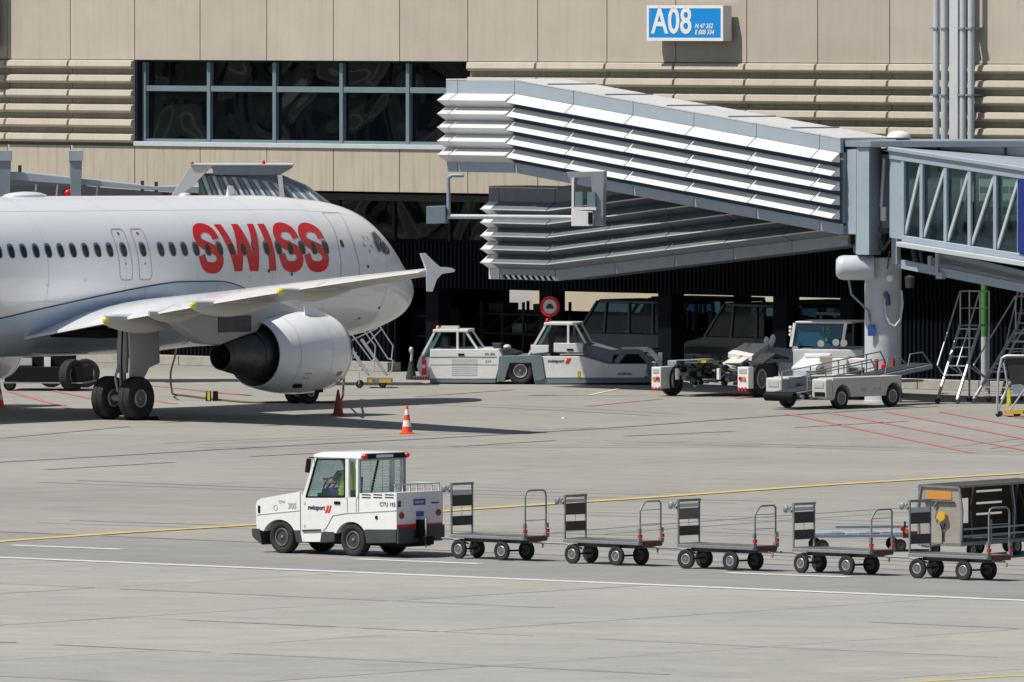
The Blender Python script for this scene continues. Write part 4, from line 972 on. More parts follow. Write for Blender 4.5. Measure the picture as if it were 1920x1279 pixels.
# engines with pylons
for s_ in (-1, 1):
    ey, ez = 5.75*s_, 1.72
    m_ = MB(); prof = [(-11.75,.80),(-11.45,.86),(-11.38,.93),(-11.45,1.0),(-11.7,1.06),(-12.2,1.115),(-12.9,1.13),(-13.5,1.08),(-14.1,.985),(-14.5,.90),(-14.49,.875),(-14.1,.90),(-13.0,.92)]
    m_.lathe([(a, r) for a, r in prof], (0,ey,ez), 'x', 56, cap=False); cw = m_.build('engine_cowl', 'aircraft_white', plane, smooth=40)
    MB().lathe([(-11.452,.862),(-11.378,.93),(-11.47,1.008),(-11.56,1.035)], (0,ey,ez), 'x', 56, cap=False).build('intake_lip', 'chrome', cw, smooth=60)
    for xx in (-12.45, -13.75): MB().lathe([(xx, {-12.45:1.122,-13.75:1.05}[xx]),(xx-.012, {-12.45:1.1225,-13.75:1.048}[xx])], (0,ey,ez), 'x', 56, cap=False).build('cowl_seam', 'gear_grey', cw)
    MB().lathe([(-11.8,.86),(-11.82,.02)], (0,ey,ez), 'x', 40).build('fan', 'black', cw)
    MB().lathe([(-13.0,.93),(-13.02,.30)], (0,ey,ez), 'x', 40).build('bypass_duct', 'black', cw)
    MB().lathe([(-13.0,.80),(-13.8,.80),(-14.35,.72),(-14.72,.62),(-14.73,.5)], (0,ey,ez), 'x', 40, cap=False).build('core_cowl', 'exhaust_metal', cw, smooth=40)
    MB().lathe([(-14.3,.60),(-14.75,.60),(-15.4,.48),(-15.95,.365),(-15.95,.345),(-15.4,.42)], (0,ey,ez-.03), 'x', 40, cap=False).build('exhaust_nozzle', 'nozzle_metal', cw, smooth=40)
    MB().lathe([(-15.3,.46),(-15.32,.30),(-15.7,.16),(-15.9,.02)], (0,ey,ez-.03), 'x', 30).build('exhaust_cone', 'black', cw, smooth=40)
    le, te, z, tc, inc = wing_sec(5.75)
    pl = [(-12.3,ez+1.10),(-12.8,ez+1.22),(-14.2,z+.18),(-18.6,z-.1),(-18.2,z-.35),(-16.9,ez+.34),(-16.2,ez+.28),(-15.2,ez+.50),(-14.6,ez+.6),(-14.2,ez+.95)]
    MB().pry(pl, ey-.20, ey+.20).build('pylon', 'aircraft_grey', plane, bevel=.06, seg=3)
    if s_ < 0:
        cwv = [(-13.35 + .0, 0)]
        ang = radians(62)
        def cp3(ax, a): r = 1.09+.012; return (ax, ey - r*sin(a), ez + r*cos(a))
        m_ = MB(); 
        for k in range(2):
            a0 = radians(118+8*k)
            for j in range(5): m_.add([cp3(-13.45+j*.16, a0), cp3(-13.45+j*.16+.10, a0), cp3(-13.45+j*.16+.08, a0+.03), cp3(-13.45+j*.16-.02, a0+.03)], [(0,1,2,3)])
        m_.build('cowl_mark', 'red_paint', cw)
        m_ = MB(); a0 = radians(118); m_.add([cp3(-12.15,a0),cp3(-11.85,a0),cp3(-11.85,a0+.12),cp3(-12.15,a0+.12)],[(0,1,2,3)]); m_.build('cowl_vent', 'tarp', cw)
        MB().box(-12.3,-12.05,ey-.45,ey-.35,ez-1.09,ez-1.0).box(-13.6,-13.35,ey-.75,ey-.62,ez-.93,ez-.82).build('drain_mast', 'black', cw)
        # nacelle strake
        a = radians(35); MB().pry([(-11.9,ez+.98),(-12.9,ez+1.02),(-12.95,ez+1.25),(-12.5,ez+1.22)], ey-.50, ey-.48).build('strake', 'aircraft_white', cw)
MB().box(-16.3,-14.9,-5.975,-5.951,ez+.62,ez+1.05).build('pylon_panel', 'exhaust_metal', plane)
# landing gear
for s_ in (-1, 1):
    gy = 3.8*s_; zt_ = 2.75
    m_ = MB(); m_.lathe([(.55,.09),(1.25,.09),(1.26,.15),(2.4,.17),(zt_,.17)], (-17.7,gy,0), 'z', 20); m_.tube([(-17.7,gy-.55,.585),(-17.7,gy+.55,.585)], .09, 14); m_.tube([(-17.7,gy,1.5),(-16.7,gy,2.7)], .07)
    m_.bar((-17.9,gy,.75),(-18.02,gy,1.15),.05); m_.bar((-18.02,gy,1.15),(-17.85,gy,1.5),.05)
    gr = m_.build('main_landing_gear', 'gear_grey', plane, smooth=35)
    MB().tube([(-17.7,gy,.7),(-17.7,gy,1.2)], .085, 16).build('oleo', 'chrome', gr, smooth=40)
    dy = gy + s_*.33
    MB().pry([(-18.25+.35,zt_-.05),(-16.6,zt_-.05),(-16.55,1.5),(-17.0,1.38),(-17.35,.95),(-17.42,.78),(-17.62,.78),(-17.78,1.2)], dy-.03, dy+.03).build('gear_door', 'aircraft_grey', gr, bevel=.02)
    m_ = MB(); m_.tube([(-17.85,gy-.1,.9),(-17.9,gy-.12,1.6),(-17.82,gy-.1,2.6)], .022); m_.tube([(-17.55,gy-.12,.8),(-17.56,gy-.14,1.5),(-17.6,gy-.1,2.6)], .018); m_.build('hydraulic_line', 'black', gr, smooth=50)
    for k in (-1, 1): wheel(gr, (-17.7, gy+.46*k, .585), .585, .42, 'rim_grey', 0, 'tyre', .42, 8, 40)
m_ = MB(); m_.tube([(-5.07,0,.4),(-5.0,0,2.3)], .10, 14); m_.tube([(-5.07,-.34,.38),(-5.07,.34,.38)], .06); m_.bar((-5,0,1.2),(-4.2,0,2.2),.08); ng = m_.build('nose_landing_gear', 'gear_grey', plane, smooth=35)
for k in (-1, 1): wheel(ng, (-5.07, .25*k, .38), .38, .22, 'rim_grey', 0, 'tyre', .5)
for k in (-1, 1): MB().box(-4.9,-3.9,.42*k-.02,.42*k+.02,1.35,2.0).build('nose_gear_door', 'aircraft_white', ng, bevel=.01)
# tail surfaces (outside the frame)
MB().loft([[(-x, y, 5.7) for x, y in ((30,0),(31,.16),(33,.2),(36,.02),(33,-.2),(31,-.16))], [(-x, y, 11.7) for x, y in ((35,0),(35.4,.07),(36,.08),(37.6,.01),(36,-.08),(35.4,-.07))]]).build('tail_fin', 'red_paint', plane, smooth=40)
for s_ in (-1,1):
    MB().loft([[(-x, .7*s_, 4.6+z_) for x, z_ in ((32.6,0),(33.4,.14),(36.2,0),(33.4,-.14))], [(-x, 6.2*s_, 5.2+z_) for x, z_ in ((36,0),(36.3,.05),(37.3,0),(36.3,-.05))]]).build('tailplane', 'aircraft_white', plane, smooth=40)

# ================================================================ PERSON builder (one skinned body, clothes as children)
def skin_body(name, joints, bones, parent, mat, root='pelvis'):
    me = bpy.data.meshes.new(name); keys = list(joints); idx = {k: i for i, k in enumerate(keys)}
    me.from_pydata([joints[k][0] for k in keys], [(idx[a], idx[b]) for a, b in bones], [])
    me.materials.append(MATS[mat]); o = bpy.data.objects.new(name, me); COL.objects.link(o); o.parent = parent
    sm = o.modifiers.new('skin', 'SKIN'); sm.use_smooth_shade = True
    for i, k in enumerate(keys):
        me.skin_vertices[0].data[i].radius = (joints[k][1], joints[k][2] if len(joints[k]) > 2 else joints[k][1]); me.skin_vertices[0].data[i].use_root = (k == root)
    ss = o.modifiers.new('sub', 'SUBSURF'); ss.levels = 1; ss.render_levels = 1
    return o
# ================================================================ BAGGAGE TRACTOR (rolling, front left)
TG = Fr(G(527,1038), -42)
tug = thing('baggage_tractor', 'white baggage tractor with mesh backed cab pulling the empty carts', 'tractor', TG)
def tp(pts, y=0): return [TG.xz(a, b, y) for a, b in pts]
def arc(c, r, a0, a1, n=12): return [(c[0]+r*cos(radians(a0+(a1-a0)*k/n)), c[1]-r*sin(radians(a0+(a1-a0)*k/n))*1.12) for k in range(n+1)]
TW = 1.38
body = [(481,993),(479.5,948),(482,939),(490,934.8),(530,927.5),(563,921.5),(567,933),(668.5,933),(672.5,925),(743.5,924),(743.5,993),(684,997)] + arc((657.5,1011),29,20,160) + [(607,996),(601,1016),(567,1016),(563,997)] + arc((523,1009),31,24,158) + [(488,994)]
tb = MB().pry(tp(body), 0, TW).build('body', 'white_paint', tug, bevel=.022)
sk = [[(683,992.6),(743,992.6),(743,1018),(687,1019)],[(603,997),(626,997),(628,1001),(627,1016),(600,1018)],[(551,994),(563.5,994),(567,1017),(556,1017)],[(472,991),(487,991),(488,1001),(492,1022),(478,1011),(473,1005)]]
for i, p in enumerate(sk): MB().pry(tp(p), -.012, TW+.012).build('skirt' if i < 3 else 'bumper', 'tug_skirt', tug, bevel=.015)
MB().box(tp([(480,0),(480,1000)])[0][0]+.25, tp([(740,1000)])[0][0], .3, TW-.3, .22, .55).build('chassis', 'black', tug)
rT = .335
wx = [TG.x(525.5,1008), TG.x(659,1010)]
for x in wx:
    wheel(tug, (x, .14, rT), rT, .25, 'rim_dark', 0, 'wheel', .55, 6)
    wheel(tug, (x, TW-.14, rT), rT, .25, 'rim_dark', 0, 'wheel', .55, 6)
# panel joints, trims, handles on the near side
def tl(pts, w_, mat='zinc_dark', name='panel_gap', y=-.004):
    q = tp(pts); m_ = MB()
    for i in range(len(q)-1): m_.bar((q[i][0], y, q[i][1]), (q[i+1][0], y, q[i+1][1]), w_, w_)
    return m_.build(name, mat, tug)
tl([(481,965),(562,957)], .012, 'zinc'); tl([(563,923),(564,1014)], .014); tl([(651,934),(652,962),(624,967),(612,990),(606,994)], .010); tl([(668,935),(668,962)], .010); tl([(652,962),(743,957)], .014, 'zinc')
tl([(672.5,927),(672.5,960)], .012)
tl([(568,995),(602,994)], .04, 'tug_skirt', 'step'); 
for a, b, c, d in ((627,940,638,946),(570,941,572.5,945),(570,983,572.5,987)): 
    q = tp([(a,b),(c,d)]); MB().box(q[0][0], q[1][0], -.014, .0, q[1][1], q[0][1]).build('door_handle' if a == 627 else 'hinge', 'black' if a == 627 else 'zinc', tug)
for k in range(3):
    for j in range(2):
        q = tp([(678.5+k*21.7,926.5+j*5.2),(695+k*21.7,929.3+j*5.2)]); MB().box(q[0][0], q[1][0], -.004, .01, q[1][1], q[0][1]).build('vent_slot', 'black', tug)
q = TG.xz(706,970.5); MB().lathe([(-.012,.036),(0,.04),(.01,.04)], (q[0],0,q[1]), 'y', 16).build('fuel_cap', 'black', tug)
q = tp([(484,948),(488,962)]); MB().box(q[0][0], q[1][0], -.01, .01, q[1][1], q[0][1]).build('side_marker', 'black', tug)
x, z = TG.xz(577,953); text('swissport', .135, 'navy_text', tug, (x,-.005,z-.02), bold=.002, shear=.2, sx=.9)
for k in range(2):
    x, z = TG.xz(609+k*5,956); MB().pry([(x,z-.06),(x+.05,z-.06),(x+.09,z+.0),(x+.12,z+.09),(x+.07,z+.09),(x+.05,z+.02)], -.007,-.001).build('logo', 'red_paint', tug)
x, z = TG.xz(712,947); text('CTU 193', .115, 'navy_text', tug, (x,-.005,z-.02), bold=.0)
x, z = TG.xz(540,951); text('305', .16, 'gear_grey', tug, (x,-.005,z-.02), bold=.004)
x, z = TG.xz(523,943); text('CTM', .08, 'gear_grey', tug, (x,-.005,z), bold=.0)
q = TG.xz(517,952); m_ = MB(); m_.lathe([(-.006,.045),(-.005,.06),(-.001,.06)], (q[0],0,q[1]), 'y', 12, cap=False); m_.build('emblem', 'gear_grey', tug)
# cab: roof, pillars, glass, mesh back
x_f = TG.x(566,932); x_r = TG.x(672,930); rz0, rz1 = TG.z(630,859.5), TG.z(630,849); xrf = TG.x(589,855)
MB().loft([[(xrf-.03,-.01,rz0),(xrf-.03,TW+.01,rz0),(x_r+.07,TW+.01,rz0),(x_r+.07,-.01,rz0)],[(xrf-.02,.0,rz0+.06),(xrf-.02,TW,rz0+.06),(x_r+.07,TW,rz0+.06),(x_r+.07,.0,rz0+.06)],[(xrf+.12,.10,rz1),(xrf+.12,TW-.10,rz1),(x_r+.05,TW-.10,rz1+.01),(x_r+.05,.10,rz1+.01)]]).build('roof', 'white_paint', tug, bevel=.02)
bz0 = TG.z(620,933.5)
for y in (.0, TW-.07):
    m_ = MB(); m_.loft([[(x_f,y,bz0-.02),(x_f+.09,y,bz0-.02),(x_f+.09,y+.07,bz0-.02),(x_f,y+.07,bz0-.02)],[(xrf,y,rz0),(xrf+.07,y,rz0),(xrf+.07,y+.07,rz0),(xrf,y+.07,rz0)]]); m_.build('pillar', 'white_paint', tug, bevel=.01)
    for a, b in ((647,653.5),(667,672.5)):
        q0, q1 = TG.x(a,900), TG.x(b,900); MB().box(q0, q1, y, y+.07, bz0-.02, rz0).build('pillar', 'white_paint', tug, bevel=.008)
    def gl_(pts, yy):
        q = tp(pts); MB().pry(q, yy, yy+.006).build('window_pane', 'clear_glass', tug)
    gl_([(574,932),(594,861),(646.5,861),(646.5,932)], y+.03); gl_([(654,932),(654,861),(666.5,861),(666.5,932)], y+.03)
m_ = MB(); q = tp([(574,932),(594,861.5),(646,861.5),(646,932)])
for i in range(4): a, b = q[i], q[(i+1) % 4]; m_.bar((a[0],.012,a[1]),(b[0],.012,b[1]),.03,.03)
m_.build('window_seal', 'black', tug)
for y in (.0, TW-.05): pass
q = tp([(612,931),(627,862)]); MB().bar((q[0][0],TW-.06,q[0][1]),(q[1][0],TW-.06,q[1][1]),.035).build('far_window_bar', 'black', tug)
MB().loft([[(x_f+.02,.07,bz0),(x_f+.02,TW-.07,bz0),(x_f+.026,TW-.07,bz0),(x_f+.026,.07,bz0)],[(xrf+.02,.07,rz0),(xrf+.02,TW-.07,rz0),(xrf+.026,TW-.07,rz0),(xrf+.026,.07,rz0)]]).build('windscreen', 'clear_glass', tug)
MB().bar((x_f+.3,.2,bz0+.0),(x_f+.3,TW-.2,bz0+.0),.12,.16).build('dashboard', 'black', tug)
MB().bar((xrf-.03,-.12,rz0-.02),(xrf-.06,-.14,rz0-.3),.05,.09).build('mirror', 'black', tug)
MB().tube([(xrf,.0,rz0),(xrf-.03,-.12,rz0)], .012).build('mirror_arm', 'black', tug)
mb_ = MB()                                              # rear cage: frame, horizontal wires
mb_.box(x_r-.01,x_r+.03,.0,.05,bz0,rz0).box(x_r-.01,x_r+.03,TW-.05,TW,bz0,rz0).box(x_r-.01,x_r+.03,.05,TW-.05,rz0-.04,rz0).box(x_r-.01,x_r+.03,.05,TW-.05,bz0,bz0+.03).build('cage_frame', 'steel_grey', tug)
for k in range(14): z = bz0+.06+k*(rz0-bz0-.10)/13; o = MB().bar((x_r+.01,.05,z),(x_r+.01,TW-.05,z),.007).build('cage_wire', 'pale_grey_paint', tug)
for y in (.35,.70,1.05): MB().bar((x_r+.02,y,bz0),(x_r+.02,y,rz0),.010).build('cage_wire', 'pale_grey_paint', tug)
lb0 = MB().box(x_r+.071,x_r+.12,.12,TW-.12,rz0-.0,rz0+.10).build('light_bar', 'black', tug)
for y in (.07, TW-.07): MB().lathe([(0,.055),(.05,.06),(.09,.035)], (x_r+.08,y,rz0+.05), 'x', 12).build('beacon', 'lamp_red', tug, smooth=50)
MB().box(x_r+.121,x_r+.125,.4,.9,rz0+.02,rz0+.08).build('light_lens', 'zinc', tug)
# seat, wheel and driver
sx_, sy_ = TG.x(648,930,.42), .42
st_ = thing('driver_seat', 'x', 'seat'); bpy.data.objects.remove(st_)
m_ = MB(); m_.box(sx_-.22,sx_+.22,sy_-.2,sy_+.2,bz0-.12,bz0-.0); m_.build('seat', 'black', tug, bevel=.03)
MB().loft([[(sx_+.18,sy_-.2,bz0),(sx_+.28,sy_-.2,bz0),(sx_+.28,sy_+.2,bz0),(sx_+.18,sy_+.2,bz0)],[(sx_+.27,sy_-.17,bz0+.42),(sx_+.34,sy_-.17,bz0+.42),(sx_+.34,sy_+.17,bz0+.42),(sx_+.27,sy_+.17,bz0+.42)]]).build('seat_back', 'dark_grey', tug, bevel=.02)
m_ = MB(); sc = Vector((sx_-.42, sy_, bz0+.26)); pts = []
ax1 = Vector((0,1,0)); ax2 = Vector((.55,0,.83))
for k in range(17): a = 2*pi*k/16; pts.append(sc + ax1*.17*cos(a) + ax2*.17*sin(a))
m_.tube(pts, .014, 6); m_.tube([sc, sc+Vector((-.25,0,-.25))], .02); m_.bar(sc-ax1*.16, sc+ax1*.16, .02); m_.build('steering_wheel', 'black', tug, smooth=50)
dr_ = thing('person', 'driver in yellow high visibility vest seated at the wheel of the white tractor', 'person', loc=(TG.o + TG.ex*sx_ + TG.ey*sy_ + Vector((0,0,bz0))), rotz=TG.a)
J = {'pelvis': ((0,0,.10),.13,.16), 'belly': ((.03,0,.24),.12,.15), 'chest': ((.04,0,.42),.13,.18), 'neck0': ((.03,0,.55),.06,.06), 'neck': ((.01,0,.62),.048,.048), 'head': ((-.02,0,.70),.08,.07), 'crown': ((-.02,0,.80),.075,.068)}
for s_, n_ in ((-1,'l'),(1,'r')):
    J.update({n_+'sh': ((.03,s_*.19,.50),.058), n_+'el': ((-.14,s_*.24,.30),.042), n_+'wr': ((-.34,s_*.15,.34),.03), n_+'ha': ((-.41,s_*.13,.37),.034,.022), n_+'hip': ((-.06,s_*.10,.08),.09), n_+'kn': ((-.44,s_*.12,.10),.065), n_+'an': ((-.50,s_*.12,-.32),.045), n_+'to': ((-.64,s_*.12,-.37),.035)})
B_ = [('pelvis','belly'),('belly','chest'),('chest','neck0'),('neck0','neck'),('neck','head'),('head','crown')]
for n_ in 'lr': B_ += [('chest',n_+'sh'),(n_+'sh',n_+'el'),(n_+'el',n_+'wr'),(n_+'wr',n_+'ha'),('pelvis',n_+'hip'),(n_+'hip',n_+'kn'),(n_+'kn',n_+'an'),(n_+'an',n_+'to')]
pb_ = skin_body('body', J, B_, dr_, 'skin')
m_ = MB()
for s_ in (-1,1):
    for k in range(4):
        a = Vector((-.42,s_*(.13+.0)-.03+.02*k,.385)); m_.tube([a, a+Vector((-.045,0,.005)), a+Vector((-.06,0,-.03)), a+Vector((-.035,0,-.05))], .0085, 6)
    a = Vector((-.39,s_*.13-s_*.03,.38)); m_.tube([a, a+Vector((-.03,-s_*.02,.0)), a+Vector((-.05,-s_*.015,-.02))], .009, 6)
m_.build('fingers', 'skin', dr_, smooth=60)
def rings(cs): return [[Vector(c) + Vector((rx_*cos(2*pi*k/16), ry_*sin(2*pi*k/16), 0)) for k in range(16)] for c, rx_, ry_ in cs]
MB().loft(rings([((0,0,.05),.165,.20),((.03,0,.22),.155,.19),((.045,0,.40),.155,.205),((.04,0,.50),.13,.20),((.03,0,.555),.085,.12)])).build('vest', 'vest', dr_, smooth=60)
MB().lathe([(0,.001),(.0,.001)], n=3).v
MB().loft(rings([((.03,0,.20),.159,.194),((.033,0,.24),.160,.195)])).build('reflective_band', 'pale_grey_paint', dr_, smooth=60)
for s_ in (-1,1): MB().tube([(.03,s_*.19,.51),(-.04,s_*.22,.42),(-.09,s_*.235,.36)], .07, 12, .062).build('sleeve', 'cloth_blue', dr_, smooth=60); MB().tube([(-.02,s_*.1,.08),(-.3,s_*.11,.10),(-.45,s_*.12,.10),(-.48,s_*.12,-.1),(-.50,s_*.12,-.28)], .105, 12, .065).build('trouser_leg', 'cloth_blue', dr_, smooth=60)
MB().ell((.0,0,.80), .105,.09,.10, 16, 8).build('hair', 'hair', dr_, smooth=60)
m_ = MB(); m_.ell((-.105,0,.735),.018,.012,.022,8,6); m_.build('nose', 'skin', dr_, smooth=60)
for s_ in (-1,1): MB().ell((-.092,s_*.03,.765),.010,.014,.008,8,6).build('eye', 'black', dr_); MB().ell((.0,s_*.078,.745),.018,.010,.03,8,6).build('ear', 'skin', dr_, smooth=60)
MB().ell((-.093,0,.695),.008,.025,.006,8,6).build('mouth', 'red_paint', dr_)
o = MB(); q = TG.xz(659,880,.2)
o.loft([[(q[0]-.10,.16,q[1]-.42),(q[0]+.12,.16,q[1]-.42),(q[0]+.12,.22,q[1]-.42),(q[0]-.10,.22,q[1]-.42)],[(q[0]-.11,.15,q[1]-.1),(q[0]+.13,.15,q[1]-.1),(q[0]+.13,.23,q[1]-.1),(q[0]-.11,.23,q[1]-.1)],[(q[0]-.05,.17,q[1]+.16),(q[0]+.07,.17,q[1]+.16),(q[0]+.07,.20,q[1]+.16),(q[0]-.05,.20,q[1]+.16)]])
hv = o.build('safety_vest', 'vest', None, bevel=.015); hv.location = TG.o; hv.rotation_euler = (0,0,TG.a); tag(hv, 'yellow green safety vest hanging behind the driver inside the tractor cab', 'vest')
# rear of the tractor
xR = TG.x(743.5,960)
def rearp(px, py): return TG_R(px, py)
RF = Fr(TG.o + TG.ex*(xR), -42+90)                     # rear face frame: x runs along the rear face
def rq(px, py): x, z = RF.xz(px, py); return x, z
def rbox(a, b, c, d, dep, nm, mat, parent=tug, bev=0):
    x0, z1 = rq(a, b); x1, z0 = rq(c, d)
    x0 = max(x0, .0); x1 = min(x1, TW+.05)
    return MB().box(xR, xR+dep, x0, x1, z0, z1).build(nm, mat, parent, bevel=bev)
rbox(744,990,772,1018,.04,'rear_bumper','tug_skirt'); rbox(800,985,831,1008,.04,'rear_bumper','tug_skirt')
rbox(744,984,829,989,.012,'red_stripe','red_paint')
rbox(775,936,797,946.5,.012,'blue_plate','blue_label'); rbox(780,959,794,968,.012,'blue_plate','blue_label'); 
x, z = rq(777,944); text('PANTER', .07, 'white_paint', tug, (xR+.014, x, z), rot=(pi/2,0,pi/2))
for a, b in ((752.5,967),(821.5,961)):
    x, z = rq(a, b); MB().lathe([(0,.07),(.025,.065)], (xR,x,z), 'x', 16).build('tail_light', 'cone_old', tug)
for j in range(2): rbox(746,940+j*6,751,944.5+j*6,.015,'label','navy_text')
x, z = rq(808,944); text('swissport', .06, 'navy_text', tug, (xR+.005, x, z), rot=(pi/2,0,pi/2), shear=.2)
x, z = rq(785,1000)
MB().box(xR, xR+.16, x-.09, x+.09, z-.10, z+.28).build('hitch_plate', 'black', tug, bevel=.01)
m_ = MB(); m_.box(xR+.1,xR+.32,x-.12,x+.12,z-.22,z-.04); m_.build('hitch', 'black', tug, bevel=.02); m_ = MB(); m_.tube([(xR+.2,x,z-.28),(xR+.2,x,z+.30)], .02); m_.build('hitch_pin', 'gear_grey', tug)
zt_ = TG.z(743,924)
m_ = MB(); m_.bar((xR-.06,.0,zt_+.155),(xR-.06,TW-.03,zt_+.155),.025); m_.build('rear_rail', 'zinc', tug)
for k in range(7): y = .03+k*(TW-.08)/6; MB().bar((xR-.06,y,zt_),(xR-.06,y,zt_+.15),.022).build('rail_post', 'zinc', tug)
m_ = MB(); m_.bar((x_r+.3,TW-.05,zt_+.155),(xR-.06,TW-.05,zt_+.155),.025); m_.build('rear_rail', 'zinc', tug)

# ================================================================ BAGGAGE CARTS
def make_dolly(fr, label, group, h=1.47, hh=1.42, tall=True):
    t = thing('baggage_cart', label, 'baggage cart', fr, group)
    x0, x1, W = -.20, 1.86, .66; zt = .50
    MB().box(x0, x1, .0, W, zt-.075, zt-.012).build('deck_frame', 'galv', t, bevel=.01)
    for k in range(5): a = x0+.03+k*(x1-x0-.06)/5; MB().box(a+.004, a+(x1-x0-.06)/5-.004, .03, W-.03, zt-.013, zt+.006).build('deck_board', 'deck_wood', t)
    MB().box(x0+.25, x1-.25, .15, W-.15, zt-.15, zt-.076).build('chassis', 'mechanical', t)
    r = .195
    for x, y, st in ((0,.06,.0),(-.04,W-.02,.0),(1.16,.06,.0),(1.30,W-.02,.0)):
        wheel(t, (x, y, r), r, .085, 'rim_grey' if y < .3 else 'rim_dark', st, 'wheel', .52, 4, 24)
        MB().pry([(x-.05,.4),(x+.05,.4),(x+.025,.2),(x-.025,.2)], y+.07, y+.09).build('fork', 'dark_grey', t)
    MB().tube([(0,.06,r),(-.04,W-.02,r)], .02).build('axle', 'dark_grey', t); MB().tube([(1.16,.06,r),(1.30,W-.02,r)], .02).build('axle', 'dark_grey', t)
    xf = x0+.03
    m_ = MB(); m_.bar((xf,.02,zt-.05),(xf,.02,h),.032); m_.bar((xf,W-.02,zt-.05),(xf,W-.02,h),.032); m_.box(xf-.03,xf+.03,.0,W,h,h+.05); m_.build('front_frame', 'galv', t)
    MB().box(xf-.012,xf+.012,.04,W-.04,h-(.20 if tall else .11),h-(.10 if tall else .04)).build('slat', 'alu', t)
    MB().box(xf-.012,xf+.012,.04,W-.04,1.05 if tall else .97,1.27 if tall else 1.19).build('panel', 'panel_black', t); MB().box(xf-.014,xf+.010,.04,W-.04,.66 if tall else .65,.85 if tall else .84).build('panel', 'panel_black', t)
    MB().bar((xf,W*.5,.85),(xf,W*.5,1.05),.008).build('stay', 'galv', t)
    m_ = MB(); m_.box(xf-.22,xf-.02,-.04,.02,h-.14,h-.09); m_.ell((xf-.16,-.02,h-.07),.07,.045,.08,10,6); m_.tube([(xf-.25,-.02,h-.03),(xf-.12,-.02,h-.12),(xf-.02,-.02,h-.02)],.016,6); m_.build('drawbar_latch', 'galv', t, smooth=50)
    xh = x1-.04; pts = [(xh,.02,zt-.02),(xh,.02,hh-.12),(xh,.05,hh-.03),(xh,.13,hh),(xh,W-.13,hh),(xh,W-.05,hh-.03),(xh,W-.02,hh-.12),(xh,W-.02,zt-.02)] if tall else [(xh,.02,zt-.02),(xh,.02,hh-.20),(xh,.05,hh-.13),(xh,.16,hh-.02),(xh,.22,hh),(xh,W-.07,hh),(xh,W-.02,hh-.05),(xh,W-.02,zt-.02)]
    MB().tube(pts, .019, 8).build('rear_hoop', 'galv', t, smooth=50)
    for z in ((1.10,.82) if tall else (1.12,.84)): MB().bar((xh,.02,z),(xh,W-.02,z),.014).build('rung', 'galv', t)
    for y in (.0, W): MB().box(xh-.01, xh+.05, y-.035, y+.035, zt+.07, zt+.14).build('reflector', 'lamp_red', t); MB().box(xh-.04, xh+.03, y-.05, y+.05, zt-.03, zt+.059).build('bracket', 'galv', t); MB().box(xh-.02, xh+.03, y-.035, y+.035, zt+.161, zt+.26).build('hoop_socket', 'galv', t)
    MB().box(x1+.002, x1+.03, .06, W-.06, zt-.10, zt-.0).build('tail_plate', 'end_red', t)
    m_ = MB(); m_.tube([(x1-.2,W*.5,zt-.12),(x1+.10,W*.5,zt-.12),(x1+.16,W*.5,zt-.16),(x1+.14,W*.5,zt-.22)], .022); m_.build('tow_hook', 'galv', t, smooth=50)
    m_ = MB(); m_.tube([(.0,W*.5,.30),(-.45,W*.5,.38),(-1.02,W*.5,.38)], .022); m_.tube([(-1.08,W*.5,.38),(-1.02,W*.5-.04,.38),(-.98,W*.5,.38)], .015, 6); m_.build('drawbar', 'galv', t, smooth=50)
    return t
DF = [Fr(G(*p), -42) for p in ((857,1048),(1070,1057.5),(1283,1067),(1499,1075),(1717,1085))]
GR = 'empty baggage carts towed in a row'
dl1 = make_dolly(DF[0], 'empty flat baggage cart with black panels coupled directly behind the white tractor', GR)
labs = ['empty flat baggage cart with dark brown panels, second behind the tractor', 'empty flat baggage cart with one grey and one black panel, third behind the tractor', 'empty flat baggage cart with black panels in front of the low blue grey trailer', 'last empty flat baggage cart standing before the open canvas trailer']
dl2 = None
for i, lb_ in enumerate(labs):
    if i == 0: c = dl2 = make_dolly(DF[1], lb_, GR, 1.32, 1.29, False)
    else: c = copy_tree(dl2 if i < 3 else dl1)
    for o in c.children:
        if o.name.startswith('wheel') and o.location.x < .5: o.rotation_euler = (0,0,(.0,.16,-.10,.07)[i])
    c.location = DF[i+1].o; c['label'] = lb_
    ps = [o for o in c.children if o.name.startswith('panel')]
    mt = {0: ('panel_brown','panel_brown'), 1: ('panel_grey','panel_black'), 2: ('panel_black','panel_black')}.get(i)
    if mt:
        ps.sort(key=lambda o: -max(v[2] for v in o.bound_box))
        for o, m_ in zip(ps, mt): o.data = o.data.copy(); o.data.materials[0] = MATS[m_]
